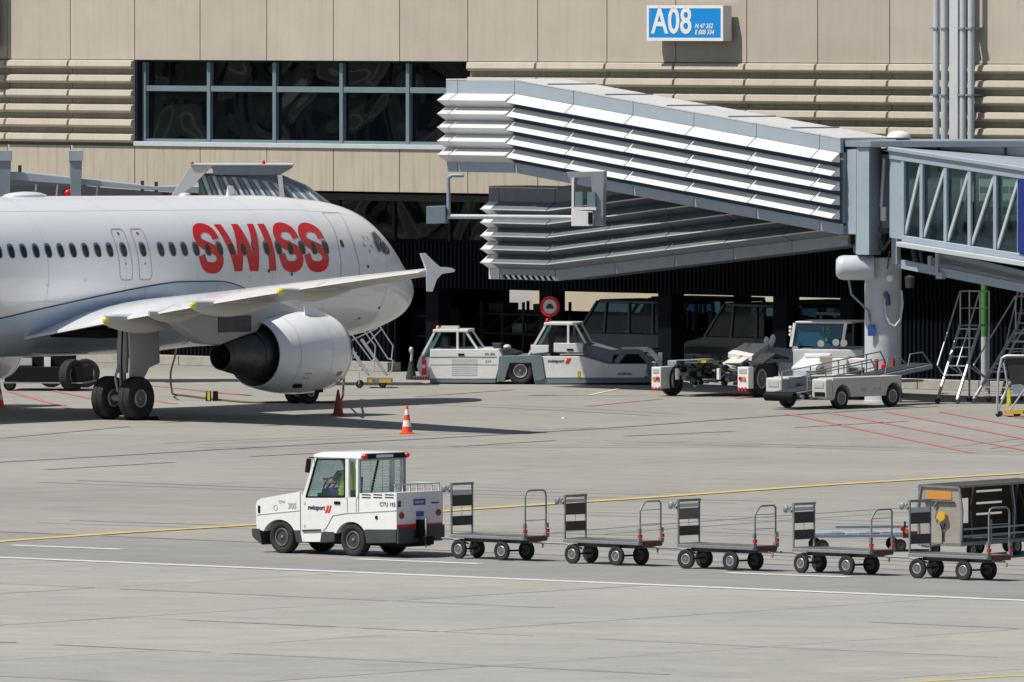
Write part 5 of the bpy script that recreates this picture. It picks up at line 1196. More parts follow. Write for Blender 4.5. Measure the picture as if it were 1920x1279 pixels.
# ---------------------------------------------------------------- canvas covered trailers
def canvas_trailer(fr, label, group=None):
    t = thing('canvas_trailer', label, 'baggage trailer', fr, group)
    L2, W2, z0, z1 = 3.75, .98, .34, 1.46
    def prof(y): return y
    bow = [(.0,z0),(-.03,z0+.62),(.04,z1-.02),(W2-.04,z1),(W2+.05,z0+.62),(W2,z0)]
    MB().prx(bow, .0, .012).build('front_panel', 'tarp', t)
    for x in (0,2.0,L2):
        m_ = MB()
        for i in range(5): m_.bar((x-.01,bow[i][0],bow[i][1]),(x-.01,bow[i+1][0],bow[i+1][1]),.045)
        m_.build('end_frame', 'galv', t)
    MB().box(-.02,L2,.0,W2,z1,z1+.02).build('roof_sheet', 'tarp_dark', t)
    MB().bar((0,.02,z1-.0),(L2,.02,z1-.0),.05).build('roof_rail', 'galv', t); MB().bar((0,W2-.02,z1),(L2,W2-.02,z1),.05).build('roof_rail', 'galv', t)
    # far side sheet with openings left as gaps between strips
    ys_ = W2+.02
    for a, b, c, d in ((.0,1.5,z0,z1),(1.5,1.9,z0,z0+.30),(1.5,1.9,z0+.80,z1),(1.9,2.2,z0,z1),(2.2,3.2,z0,z0+.44),(2.2,3.2,z0+.48,z0+.66),(2.2,3.2,z0+.70,z0+.90),(2.2,3.2,z0+.94,z1),(3.2,L2,z0,z1)):
        MB().box(a, b, ys_, ys_+.01, c+.001, d-.001).build('side_sheet', 'tarp_dark', t)
    MB().prx(bow, L2, L2+.012).build('rear_panel', 'tarp_dark', t)
    MB().box(-.04,L2+.04,-.02,W2+.02,z0-.08,z0).build('floor', 'deck_metal', t, bevel=.01)
    for z in (z0+.12,z0+.26): MB().bar((.05,-.02,z),(L2,-.02,z),.035).build('side_rail', 'steel_grey', t)
    MB().bar((1.1,-.02,z0),(1.1,-.02,z0+.42),.04).build('rail_post', 'steel_grey', t)
    x_, zz_ = -.008, z1-.10
    MB().box(-.012,-.001,.22,.80,z1-.27,z1-.10).build('orange_plate', 'orange', t)
    MB().bar((-.03,.14,z1-.32),(-.03,.86,z1-.32),.03).build('lever_bar', 'dark_grey', t)
    m_ = MB(); m_.tube([(-.04,.55,z1-.32),(-.04,.62,z1-.42),(-.04,.55,z1-.52),(-.04,.60,z1-.65)], .018); m_.build('spring', 'galv', t, smooth=50)
    MB().loft([[(-.10,.42+.10*cos(a),.86+.10*sin(a)) for a in [2*pi*k/8+pi/8 for k in range(8)]],[(-.02,.42+.10*cos(a),.86+.10*sin(a)) for a in [2*pi*k/8+pi/8 for k in range(8)]]]).build('yellow_wheel', 'yellow_warm', t)
    m_ = MB(); m_.bar((-.03,.36,.72),(-.03,.42,.55),.02); m_.bar((-.03,.48,.72),(-.03,.42,.55),.02); m_.bar((-.03,.42,.55),(-.03,.42,.3),.025); m_.build('bracket', 'dark_grey', t)
    for x in (.5, 2.2, 3.3):
        for y in (.05, W2-.05): wheel(t, (x,y,.17), .17, .08, 'rim_grey', 0, 'wheel', .5, 0, 20)
    m_ = MB(); m_.tube([(0,W2/2,.3),(-.5,W2/2,.26),(-.75,W2/2,.3)], .022); m_.build('drawbar', 'galv', t, smooth=50)
    return t
CT = Fr(G(1802,1049), 56)
ct1 = canvas_trailer(CT, 'open sided canvas trailer with orange plate and yellow disc behind the last cart')
# low blue grey trailer
LT = Fr(G(1520,1036), 8)
lt = thing('flat_trailer', 'low blue grey roller trailer with red end plates behind the fourth cart', 'trailer', LT)
MB().box(.0,2.2,.0,1.1,.30,.36).build('deck_frame', 'steel_grey', lt, bevel=.01)
for k in range(9): MB().box(.03+k*.24,.03+k*.24+.2,.05,.5,.361,.40).build('deck_plate', ('fairing_grey','steel_grey','steel_blue')[(k*2)%3], lt, bevel=.01)
for k in range(9): MB().box(.03+k*.24,.03+k*.24+.2,.55,1.02,.361,.40).build('deck_plate', 'steel_blue', lt, bevel=.01)
MB().bar((.7,1.1,.46),(2.2,1.1,.46),.05).build('edge_rail', 'steel_grey', lt); MB().box(1.9,2.3,-.02,.0,.28,.42).build('end_plate', 'end_red', lt); MB().box(2.21,2.5,-.1,1.1,.18,.3).build('tow_frame', 'black', lt)
for x in (.25,1.85):
    for y in (.05,1.0): wheel(lt, (x,y,.13), .13, .08, 'rim_dark', 0, 'wheel', .5, 0, 18)
q = LT.xz(1693,992); MB().lathe([(0,.05),(.06,.05)], (q[0],-.03,q[1]), 'y', 10).build('lamp', 'lamp_red', lt); q = LT.xz(1700,996); MB().lathe([(0,.05),(.06,.05)], (q[0],-.03,q[1]), 'y', 10).build('lamp', 'orange', lt)
q = LT.x(1697,1000); MB().bar((q,.03,.3),(q,.03,.62),.04).build('lamp_post', 'dark_grey', lt)

# ================================================================ PUSHBACK TRACTOR (long, low)
PB = Fr(G(975,721), -8)
pbk = thing('pushback_tractor', 'long low white and blue grey pushback tractor with two small cabs', 'tractor', PB)
def pp(pts, y=0): return [PB.xz(740+a/3.84, 540+b/3.84, y) for a, b in pts]
D_ = 2.3
def pbm(pts, y0, y1, nm, mat, bev=.015, parent=None): return MB().pry(pp(pts), y0, y1).build(nm, mat, parent or pbk, bevel=bev)
pbm([(255,440),(745,440),(772,485),(728,655),(250,655)], 0, D_, 'front_body', 'white_paint', .02)
pbm([(253,442),(165,515),(152,565),(178,638),(248,655)], .15, D_-.15, 'nose', 'white_paint', .05)
pbm([(250,656),(728,656),(726,684),(255,682)], .01, D_-.01, 'skirt', 'blue_grey_paint')
pbm([(752,490),(1040,485),(1062,490),(1085,650),(1050,668),(1005,668),(985,540),(830,540),(790,668),(735,680)], -.03, D_+.03, 'wheel_arch', 'blue_grey_paint')
pbm([(1062,492),(1350,492),(1530,548),(1820,548),(1800,648),(1088,648)], 0, D_, 'rear_body', 'white_paint', .02)
pbm([(1010,670),(1088,649),(1830,649),(1825,682),(1010,692)], .01, D_-.01, 'skirt', 'blue_grey_paint')
pbm([(800,545),(1010,545),(1010,640),(800,640)], .35, D_-.35, 'axle_case', 'black', 0)
wx_ = PB.x(740+903/3.84,696)
for y in (.16, D_-.16): wheel(pbk, (wx_,y,.40), .40, .32, 'rim_grey', 0, 'wheel', .52, 8, 36)
for x in (PB.x(1190,700),): 
    for y in (.3,D_-.3): wheel(pbk, (x,y,.28), .28, .25, 'rim_dark')
def cab(off, top, bot, fr0, fr1, bp_, r1, r0, nm, ylo=.1):
    """cab from pixel pillars: front foot, front top, B pillar, rear top, rear foot"""
    for y in (ylo, D_*.62):
        for a, b, wd in ((fr0, fr1, .07), ((bp_, bot), (bp_, top), .11), (r1, r0, .05)):
            p, q = pp([a, b], 0); MB().bar((p[0],y,p[1]),(q[0],y,q[1]),wd,.06).build('pillar', 'white_paint', pbk)
        p = pp([fr0, fr1, (bp_, top), (bp_, bot)]); MB().pry(p, y+.02, y+.028).build('window_pane', 'cab_glass', pbk)
        p = pp([(bp_,bot),(bp_,top), r1, r0]); MB().pry(p, y+.02, y+.028).build('window_pane', 'cab_glass', pbk)
    a, b = pp([fr1, r1]); MB().box(a[0]-.05, b[0]+.05, ylo-.05, D_*.62+.06, a[1]-.01, a[1]+.07).build('roof', 'white_paint', pbk, bevel=.02)
    p, q = pp([fr0, fr1]); MB().loft([[(p[0]-.02,ylo,p[1]),(p[0]-.02,D_*.62,p[1]),(p[0]-.012,D_*.62,p[1]),(p[0]-.012,ylo,p[1])],[(q[0]-.02,ylo,q[1]),(q[0]-.02,D_*.62,q[1]),(q[0]-.012,D_*.62,q[1]),(q[0]-.012,ylo,q[1])]]).build('windscreen', 'cab_glass', pbk)
    c = pp([((fr0[0]+bp_)/2+20, bot)])[0]; MB().box(c[0]-.1,c[0]+.15,.5,.9,c[1]-.1,c[1]+.35).build('seat', 'black', pbk, bevel=.03)
cab(0, 318, 440, (178,515), (285,316), 450, (512,318), (592,440), 'cab')
cab(0, 268, 470, (962,482), (1085,266), 1247, (1300,268), (1372,400), 'cab')
pbm([(975,412),(1108,412),(1108,462),(985,475)], .06, .5, 'dashboard', 'white_paint'); pbm([(1145,396),(1358,400),(1352,466),(1145,462)], .0, D_*.62, 'cab_base', 'white_paint')
pbm([(1108,345),(1146,345),(1146,470),(1108,470)], .02, .1, 'ladder', 'black', 0)
pbm([(1350,400),(1565,462),(1560,548),(1530,548),(1350,490)], .3, D_-.2, 'boom', 'blue_grey_paint')
for pl_ in ([(1565,462),(1760,458)], [(1760,458),(1838,540)], [(1590,540),(1650,466)], [(1838,540),(1832,650)]):
    p, q = pp(pl_); 
    for y in (.1, D_-.1): MB().bar((p[0],y,p[1]),(q[0],y,q[1]),.12,.14).build('lift_frame', 'blue_grey_paint', pbk)
pbm([(1590,480),(1750,480),(1800,546),(1570,546)], .5, D_-.5, 'cradle', 'black', 0)
pbm([(680,400),(745,405),(745,440),(690,440)], .6, 1.2, 'engine_box', 'mechanical'); pbm([(760,440),(860,470),(850,490),(770,488)], .3, 1.8, 'engine_box', 'mechanical', 0)
m_ = MB(); a, b = pp([(790,430),(840,460)]); m_.ell((a[0],.6,a[1]),.12,.1,.08); m_.build('air_filter', 'zinc', pbk, smooth=50)
for a, b, mt, nm in (((300,292),(318,300),'orange','beacon'),((1090,240),(1098,250),'lamp_red','beacon')):
    c = pp([a])[0]; MB().lathe([(0,.06),(.10,.05),(.12,.02)], (c[0],.3,c[1]-.04), 'z', 12).build(nm, mt, pbk, smooth=50)
a, b = pp([(325,275),(450,298)]); MB().box(a[0],b[0],.2,.5,b[1],a[1]).build('light_bar', 'zinc', pbk)
a, b = pp([(458,472),(500,488)]); MB().box(a[0],b[0],-.02,0,b[1],a[1]).build('door_handle', 'black', pbk)
a, b = pp([(1240,438),(1285,452)]); MB().box(a[0],b[0],-.02,0,b[1],a[1]).build('door_handle', 'black', pbk)
a, b = pp([(410,505),(595,632)])
for k in range(9): z = b[1]+(a[1]-b[1])*k/9; MB().box(a[0],b[0],-.008,.0,z+.01,z+.03).build('grille_slat', 'zinc', pbk)
a, b = pp([(255,497),(735,497)]); MB().bar((a[0],-.003,a[1]),(b[0],-.003,b[1]),.014).build('panel_gap', 'dark_grey', pbk)
a, b = pp([(255,552),(735,552)]); MB().bar((a[0],-.003,a[1]),(b[0],-.003,b[1]),.010).build('panel_gap', 'zinc_dark', pbk)
a = pp([(1100,535)])[0]; text('swissport', .13, 'navy_text', pbk, (a[0],-.005,a[1]), bold=.002, shear=.2, sx=.95)
for k in range(2): a = pp([(1228+k*14,545)])[0]; MB().pry([(a[0],a[1]),(a[0]+.05,a[1]),(a[0]+.12,a[1]+.16),(a[0]+.06,a[1]+.16)], -.008,-.001).build('logo', 'red_paint', pbk)
a = pp([(1608,625)])[0]; text('Goldhofer', .10, 'navy_text', pbk, (a[0],-.005,a[1]), bold=.002)
a = pp([(648,482)])[0]; text('APL 3501', .08, 'navy_text', pbk, (a[0],-.005,a[1])); a = pp([(650,535)])[0]; text('514', .11, 'gear_grey', pbk, (a[0],-.005,a[1]), shear=.2)
pbm([(1315,598),(1338,598),(1338,642),(1315,642)], -.008, 0, 'yellow_label', 'yellow_warm', 0)
for k in range(6): pbm([(140+k*20,640),(152+k*20,640),(146+k*20,662),(134+k*20,662)], .06, .10, 'bumper_stripe', 'red_paint', 0)
pbm([(132,636),(252,636),(252,664),(132,664)], .105, .5, 'front_bumper', 'white_paint')
a, b = pp([(215,515),(215,625)]); MB().lathe([(0,.075),(.42,.075),(.47,.03),(.52,.03)], (a[0],-.08,b[1]), 'z', 16).build('fire_extinguisher', 'red_paint', pbk, smooth=40)
MB().box(a[0]-.05,a[0]+.05,-.165,-.15,b[1]+.2,b[1]+.3).build('label_plate', 'white_paint', pbk)
hs = Fr(G(771,712), 0); hst = thing('hose_stand', 'dark upright stand with pale head beside nose of the long pushback tractor', 'stand', hs)
MB().lathe([(0,.16),(.1,.16),(.3,.10),(.55,.06)], (0,0,0), 'z', 10).build('base', 'dark_grey', hst, smooth=40); MB().tube([(0,0,.5),(.02,0,.8),(0,0,.95)], .04).build('post', 'gear_grey', hst, smooth=50); MB().ell((0,0,.88), .07,.07,.10).build('head', 'alu', hst, smooth=50)

# ================================================================ TOWBARLESS TRACTOR seen from behind
TA = Fr(G(1228,743), -30)
ta = thing('aircraft_tractor', 'aircraft tractor seen from behind with two white lamp boxes and large right wheel', 'tractor', TA)
def ap(pts, y=0): return [TA.xz(a, b, y) for a, b in pts]
def abx(a, b, c, d, y0, y1, nm, mat, bev=.01, parent=None):
    q = ap([(a,b),(c,d)]); return MB().box(q[0][0], q[1][0], y0, y1, q[1][1], q[0][1]).build(nm, mat, parent or ta, bevel=bev)
for a, c in ((1221.5,1239),(1383,1403.5)):
    bxx = abx(a,688,c,729,0,.75 if a < 1300 else .3,'lamp_box','white_paint',.015)
    abx(a+3,692,c-4,700,-.012,-.001,'number_plate','gear_grey',0)
    for k in range(2):
        q = ap([(a+5.5+k*6.5,710)])[0]; MB().lathe([(-.03,.055),(0,.06)], (q[0],0,q[1]), 'y', 12).build('tail_lamp', ('orange','lamp_red')[k if a < 1300 else 1-k], ta, smooth=40)
    for k in range(3): q = ap([(a+1+k*6,726),(a+4+k*6,730)]); MB().box(q[0][0],q[1][0],-.01,-.001,q[1][1]-.05,q[0][1]-.0).build('stripe', 'red_paint', ta)
xw = TA.x(1257,735,.45)
wheel(ta, (TA.x(1250,735,.6), .9, .44), .44, .34, 'rim_dark', radians(90), 'wheel', .55)
wheel(ta, (TA.x(1422,735,.9)-.0, .9, .52), .52, .30, 'rim_grey', radians(90), 'wheel', .55, 8)
X1 = TA.x(1403,710)
MB().box(.32, X1-.3, .9, 3.0, .42, .95).build('chassis', 'mechanical', ta, bevel=.02)
MB().box(-.02, .4, .75, 2.9, .55, 1.0).build('side_beam', 'steel_grey', ta, bevel=.03); MB().loft([[(X1-.05,.28,.95),(X1+.32,.28,.95),(X1+.32,.28,1.0),(X1-.05,.28,1.0)],[(X1-.15,1.0,1.18),(X1+.34,1.0,1.18),(X1+.34,1.0,1.24),(X1-.15,1.0,1.24)],[(X1-.15,1.8,1.05),(X1+.34,1.8,1.05),(X1+.34,1.8,1.1),(X1-.15,1.8,1.1)]]).build('mudguard', 'dark_grey', ta)
rn = random.Random(5)
for k in range(64):                                       # cradle machinery, hoses and cylinders
    x = rn.uniform(.4, X1-.35); z = rn.uniform(.35, .95); y = rn.uniform(.1, .9)
    nm, mt = rn.choice([('hydraulic_part','mechanical'),('hydraulic_part','tug_skirt'),('hydraulic_part','black'),('hydraulic_part','mechanical'),('hydraulic_part','black'),('hydraulic_part','blue_grey_paint'),('hydraulic_part','galv')])
    m_ = MB()
    if rn.random() < .45: m_.tube([(x,y,z),(x+rn.uniform(.1,.4),y+rn.uniform(-.05,.1),z+rn.uniform(-.12,.12)),(x+rn.uniform(.3,.5),y,z+rn.uniform(-.1,.1))], rn.uniform(.015,.045), 8)
    elif rn.random() < .5: m_.lathe([(0,.08),(.12,.08)], (x,y,z), rn.choice('xy'), 12)
    else: s1 = rn.uniform(.05,.16); m_.box(x,x+s1*1.5,y,y+.2,z,z+s1)
    m_.build(nm, mt, ta)
for px in (1264,1342): abx(px,691,px+5,712,.05,.15,'guide_post','white_paint',.01)
abx(1297,676,1314,681,.3,.5,'yellow_label','yellow_warm',0); 
def slab(pts, th, nm, mat, parent, FRM, ys, bev=.015):
    """sloping panel: image outline with a depth per corner"""
    v = []
    for (a, b), y in zip(pts, ys): x, z = FRM.xz(a, b, y); v.append((x, y, z))
    lo = [(x, y, z-th) for x, y, z in v]
    return MB().loft([lo, v]).build(nm, mat, parent, bevel=bev)
slab([(1355,680),(1380,686),(1404,670),(1373,669)], .12, 'engine_cover', 'white_paint', ta, TA, (.9,.9,1.8,1.8))
slab([(1365,661),(1410,667),(1441,644),(1396,643)], .16, 'engine_cover', 'white_paint', ta, TA, (1.9,1.9,3.2,3.2))
slab([(1368,669),(1408,673),(1412,668),(1366,661.5)], .1, 'cover_edge', 'black', ta, TA, (1.95,1.95,2.0,2.0), 0)
slab([(1420,668),(1490,672),(1500,655),(1440,650)], .25, 'rear_deck', 'steel_grey', ta, TA, (2.2,2.2,3.6,3.6))
MB().bar(ap([(1375,684)],1.0)[0][:1]+(1.0,)+ap([(1375,684)],1.0)[0][1:], ap([(1408,643)],3.1)[0][:1]+(3.1,)+(ap([(1408,643)],3.1)[0][1]+.01,), .04,.02).build('orange_strap', 'orange', ta)
for a, b in ((1437,640),(1449,636),(1446,643)): x, z = TA.xz(a,b,3.3); MB().ell((x,3.3,z), .09,.07,.14,8,6).build('strobe', 'white_paint', ta)
MB().box(X1-.02, X1+.36, 1.8, 2.9, .35, .95).build('side_panel', 'pale_grey_paint', ta, bevel=.02)
MB().box(X1+.361, X1+.37, 2.0, 2.8, .70, .90).build('side_window', 'fairing_grey', ta)

# ================================================================ SECOND AIRCRAFT TRACTOR facing the camera
TB = Fr(G(1484,751), -14)
tb2 = thing('aircraft_tractor', 'aircraft tractor facing out with blue windscreen marked 15 and white sloping bonnet', 'tractor', TB)
def bxp(a, b, c, d, y0, y1, nm, mat, bev=.012):
    q = [TB.xz(a,b,y0), TB.xz(c,d,y0)]; return MB().box(q[0][0], q[1][0], y0, y1, q[1][1], q[0][1]).build(nm, mat, tb2, bevel=bev)
bxp(1487,655,1618,722,1.3,4.5,'body','pale_grey_paint',.03)
slab([(1484,688),(1530,688),(1566,663),(1512,665)], .12, 'bonnet', 'white_paint', tb2, TB, (.4,.4,1.6,1.6))
slab([(1508,664),(1556,664),(1583,654),(1520,652)], .10, 'bonnet_top', 'white_paint', tb2, TB, (1.2,1.2,2.2,2.2))
bxp(1486,690,1532,722,.42,1.29,'front_panel','steel_grey',.02); bxp(1488,695,1512,713,.40,.415,'grille','fairing_grey',0)
bxp(1536,668,1590,722,.8,1.29,'side_cover','tarp',.02)
bxp(1560,672,1588,707,.5,.79,'white_case','white_paint',.03)
bxp(1590,672,1622,690,.6,1.0,'white_case','white_paint',.03)
bxp(1491,602.5,1596,607,1.7,3.6,'cab_roof','zinc',.02)
q = [TB.xz(a,b,1.8) for a, b in ((1489,650),(1486,650),(1492,607),(1582,607),(1576,650))]
MB().pry([TB.xz(1484.5,649,1.8),TB.xz(1491,608,1.8),TB.xz(1583,608,1.8),TB.xz(1577,649,1.8)], 1.80, 1.81).build('windscreen', 'screen_blue', tb2)
MB().pry([TB.xz(1484.5,649,1.8),TB.xz(1491,608,1.8),TB.xz(1583,608,1.8),TB.xz(1577,649,1.8)], 2.1, 2.12).build('cab_lining', 'screen_blue', tb2)
for a, b in (((1483,650),(1490,606)),((1579,650),(1586,606))): p, q = TB.xz(*a,1.78), TB.xz(*b,1.78); MB().bar((p[0],1.78,p[1]),(q[0],1.78,q[1]),.08).build('pillar', 'white_paint', tb2)
bxp(1598,607,1600,650,2.6,2.7,'pillar','steel_grey',0)
x, z = TB.xz(1539,619,1.79); text('15', .30, 'green_paint', tb2, (x,1.785,z-.1), bold=.004); text('6', .18, 'green_paint', tb2, (x+.12,1.785,z-.32), bold=.004)
for a, b in ((1540,644),(1568,642),(1583,643),(1492,655)): x, z = TB.xz(a,b,1.4); MB().lathe([(-.06,.10),(0,.10),(.03,.03)], (x,1.4,z), 'y', 14).build('head_lamp', 'chrome', tb2, smooth=40)
for b in (614,621,628): x, z = TB.xz(1482,b,1.6); MB().ell((x,1.6,z), .05,.05,.045,8,6).build('side_lamp', 'white_paint', tb2)
for x, y in ((.3,1.2),(1.85,1.2),(.3,3.8),(1.85,3.8)): wheel(tb2, (x,y,.42), .42, .3, 'rim_dark', radians(90))
bxp(1439.5,719,1479,741,-.3,.3,'front_lamp_unit','white_paint',.03)
bxp(1443,722,1455,729,-.32,-.301,'head_lamp','gear_grey',0)

# ================================================================ BELT LOADER
BL = Fr(G(1581,767), 50)
bl = thing('belt_loader', 'white belt loader with long black conveyor and grey handrails below the column', 'belt loader', BL)
xb0, xb1 = BL.x(1562,735), BL.x(1691,735)
zb0_, zb1_ = .22, .22; zt0_ = BL.z(1562,720); 
bp2 = [BL.xz(a,b) for a, b in ((1562,720),(1640,718),(1690,715),(1692,750),(1690,756))]
wr = .30
wxa, wxb = BL.x(1581,750), BL.x(1677,745)
def arcl(cx, r, n=8): return [(cx + r*cos(pi*k/n), wr + .02 + r*sin(pi*k/n)) for k in range(n+1)]
bodyp = [(xb0,.25),(xb0,.86),(xb1,.86),(xb1,.25)] + [p for p in arcl(wxb,.36)] + arcl(wxa,.36)
MB().pry(bodyp, 0, .55).build('body_side', 'worn_white', bl, bevel=.02)
BWL = 2.1
MB().pry(bodyp, BWL-.55, BWL).build('body_side', 'worn_white', bl, bevel=.02)
MB().box(xb0+.4, xb1-.1, .56, BWL-.56, .30, .62).build('chassis', 'mechanical', bl, bevel=.02)
MB().box(xb0-.30, xb0-.005, .0, .52, .30, .84).build('front_corner', 'worn_white', bl, bevel=.05); MB().box(xb0-.35, xb0-.005, BWL-.56, BWL, .30, .84).build('front_corner', 'worn_white', bl, bevel=.05)
MB().box(xb0-.315, xb0-.301, .1, .42, .60, .74).build('head_lamp', 'gear_grey', bl); MB().box(xb0-.365, xb0-.351, BWL-.46, BWL-.1, .60, .74).build('head_lamp', 'gear_grey', bl)
MB().box(xb0-.32, xb0-.30, .05, .4, .36, .48).build('bumper_slot', 'black', bl)
for x in (wxa, wxb):
    for y in (.14, BWL-.14): wheel(bl, (x,y,wr), wr, .22, 'rim_grey', 0, 'wheel', .62, 5)
# conveyor from low front left up to the right
c0 = Vector((xb0-1.0, BWL/2, .44)); c1 = Vector((xb1+2.2, BWL/2, 1.10))
def cpt(u, y, dz=0): return (c0.x+(c1.x-c0.x)*u, y, c0.z+(c1.z-c0.z)*u+dz)
MB().loft([[cpt(0,.62,-.14),cpt(0,1.48,-.14),cpt(0,1.48,-.0),cpt(0,.62,-.0)],[cpt(1,.62,-.12),cpt(1,1.48,-.12),cpt(1,1.48,-.0),cpt(1,.62,-.0)]]).build('conveyor_frame', 'steel_grey', bl, bevel=.01)
MB().loft([[cpt(0,.70,.001),cpt(0,1.40,.001),cpt(0,1.40,.03),cpt(0,.70,.03)],[cpt(1,.70,.001),cpt(1,1.40,.001),cpt(1,1.40,.03),cpt(1,.70,.03)]]).build('conveyor_belt', 'dark_grey', bl)
MB().lathe([(0,.13),(1.0,.13)], (c0.x,.55,c0.z-.08), 'y', 16).build('end_roller', 'black', bl, smooth=40)
for k in range(7): x = c0.x+.15+k*.13; MB().box(x,x+.09,.5,.8,.28,.28+.06*(1+k%3)).build('drive_part', ('mechanical','galv','black')[k%3], bl)
for yy, u0, u1 in ((.60,.10,.55),(1.50,.10,.80)):
    n = 5; 
    pts = [cpt(u0,yy,.0),cpt(u0,yy,.50),cpt(u1,yy,.50),cpt(u1+.05,yy,.05)]
    MB().tube(pts, .022, 8).build('handrail', 'galv', bl, smooth=50); MB().tube([cpt(u0,yy,.26),cpt(u1+.02,yy,.26)], .016, 8).build('handrail', 'galv', bl, smooth=50)
    for k in range(1,4): u = u0+(u1-u0)*k/3.5; MB().tube([cpt(u,yy,0),cpt(u,yy,.50)], .018, 8).build('rail_post', 'galv', bl, smooth=50)
for u in (.70,.86):
    MB().tube([cpt(u-.05,.60,.0),cpt(u-.03,.60,.42),cpt(u+.06,.60,.40),cpt(u+.12,.60,.02)], .018, 8).build('handrail', 'galv', bl, smooth=50)
x, z = BL.xz(1687,694,1.0); MB().lathe([(0,.08),(.26,.08),(.3,.03),(.36,.03)], (x,1.55,z-.12), 'z', 14).build('fire_extinguisher', 'red_paint', bl, smooth=40)
for px in (1640,1671): x, z = BL.xz(px,697,1.7); MB().box(x-.04,x+.04,1.6,1.68,z-.1,z+.35).build('marker_post', 'cone_old', bl)
x, z = BL.xz(1614,735); text('446', .17, 'gear_grey', bl, (x,-.005,z)); x, z = BL.xz(1638,733); text('BL 01', .15, 'gear_grey', bl, (x,-.005,z))
MB().box(xb1+.002, xb1+.12, .1, .5, .45, .75).build('tail_unit', 'tarp', bl, bevel=.02); MB().box(xb1+.121, xb1+.15, .15, .35, .5,.62).build('tail_lamp', 'black', bl)
MB().box(xb1, xb1+2.0, .8, 1.3, .62, .68).build('support_arm', 'galv', bl)

# ================================================================ VANS PARKED IN THE UNDERCROFT
def make_van(label, mat, loc, rz, L=4.9, Wd=1.9, H=2.25, group='vans parked under the building'):
    t = thing('parked_van', label, 'van', loc=loc, rotz=rz, group=group)
    zb, zs = .35, 1.25
    low = [(0,zb),(0,.95),(.15,1.05),(.95,zs),(L,zs),(L,zb)]
    low2 = [(0,zb+.05),(0,.95),(.15,1.08),(.95,zs),(L,zs),(L,zb)]
    MB().pry(low2, 0, Wd).build('body', mat, t, bevel=.04)
    MB().box(1.75, L, .05, Wd-.05, H-.12, H).build('roof', mat, t, bevel=.04)
    for y in (.0, Wd-.06):
        m_ = [((.95,zs),(1.75,H-.06)),((2.05,zs),(2.15,H-.1)),((3.1,zs),(3.1,H-.1)),((4.1,zs),(4.1,H-.1)),((L-.06,zs),(L-.1,H-.1))]
        for a, b in m_: MB().bar((a[0],y+.03,a[1]-.02),(b[0],y+.03,b[1]),.10,.06).build('pillar', mat, t)
        MB().pry([(1.0,zs),(1.75,H-.12),(L-.05,H-.12),(L-.05,zs)], y+.02, y+.03).build('window_pane', 'dark_van_glass', t)
    MB().loft([[(1.0,.06,zs),(1.0,Wd-.06,zs),(1.01,Wd-.06,zs),(1.01,.06,zs)],[(1.75,.06,H-.1),(1.75,Wd-.06,H-.1),(1.76,Wd-.06,H-.1),(1.76,.06,H-.1)]]).build('windscreen', 'dark_van_glass', t)
    for x in (1.9,2.9,3.8):
        for y in (.3,1.15): MB().box(x,x+.14,y,y+.42,zs-.1,zs+.55).build('seat', 'interior', t, bevel=.04)
    for x in (.85, L-1.0):
        for y in (.1, Wd-.1): wheel(t, (x,y,.33), .33, .2, 'rim_grey', 0, 'wheel', .6, 0, 20)
    MB().box(-.03,.1,.1,Wd-.1,.35,.55).build('bumper', 'dark_grey', t); 
    for y in (.12, Wd-.4): MB().box(-.012,.05,y,y+.28,.75,.92).build('headlight', 'zinc', t, bevel=.01)
    return t
glass('dark_van_glass', (.35,.5,.6), .02, .8)
def fa_at(px, y):
    x = FA.x(px, 600, y); return FA.o + FA.ex*x + FA.ey*y
van = make_van('pale blue windowed van parked behind the round sign and columns', 'blue_van', fa_at(1042,5.2), FA.a)
for px, y, mt, lb_ in ((1140,8.6,'dark_van','dark van standing behind the pale blue van in the shade'),(1278,4.8,'grey_van','grey van with sloping bonnet parked right of the middle column'),(1395,8.4,'blue_van','blue van furthest right in the shade behind the grey van')):
    v = copy_tree(van); v.location = fa_at(px, y); v['label'] = lb_
    for o in v.children:
        if o.name.split('.')[0] in ('body','roof','pillar'):
            o.data = o.data.copy(); o.data.materials[0] = MATS[mt]
# racks and carts left of the sign
rk = thing('equipment_rack', 'dark equipment rack of bars and shelves in the shade left of the round sign', 'rack', loc=fa_at(903,5.2), rotz=FA.a)
for x in (0,.9,1.8,2.7):
    for y in (0,1.1): MB().bar((x,y,0),(x,y,2.1),.07).build('rack_post', 'mechanical', rk)
for z in (.5,1.1,1.7): MB().box(-.05,2.75,-.05,1.15,z,z+.05).build('rack_shelf', 'mechanical', rk)
for x, z, mt in ((.1,1.75,'blue_van'),(1.1,1.15,'steel_grey'),(2.0,1.75,'dark_grey'),(.3,.55,'dark_grey'),(1.9,.55,'blue_grey_paint')): MB().box(x,x+.6,.2,.9,z,z+.30).build('rack_box', mt, rk, bevel=.02)
for x in (.0,.9,1.8): MB().bar((x,0,1.15),(x+.9,0,1.7),.035).build('rack_brace', 'mechanical', rk)
bx = thing('storage_cabinet', 'dim grey cabinets stacked in the dark behind the aircraft nose', 'cabinet', loc=fa_at(770,4.6), rotz=FA.a)
for z in (.0,.62,1.24): MB().box(0,1.3,0,.8,z,z+.6).build('cabinet_drawer', 'mechanical', bx, bevel=.02); MB().box(.3,1.0,-.02,0,z+.35,z+.42).build('handle', 'steel_grey', bx)
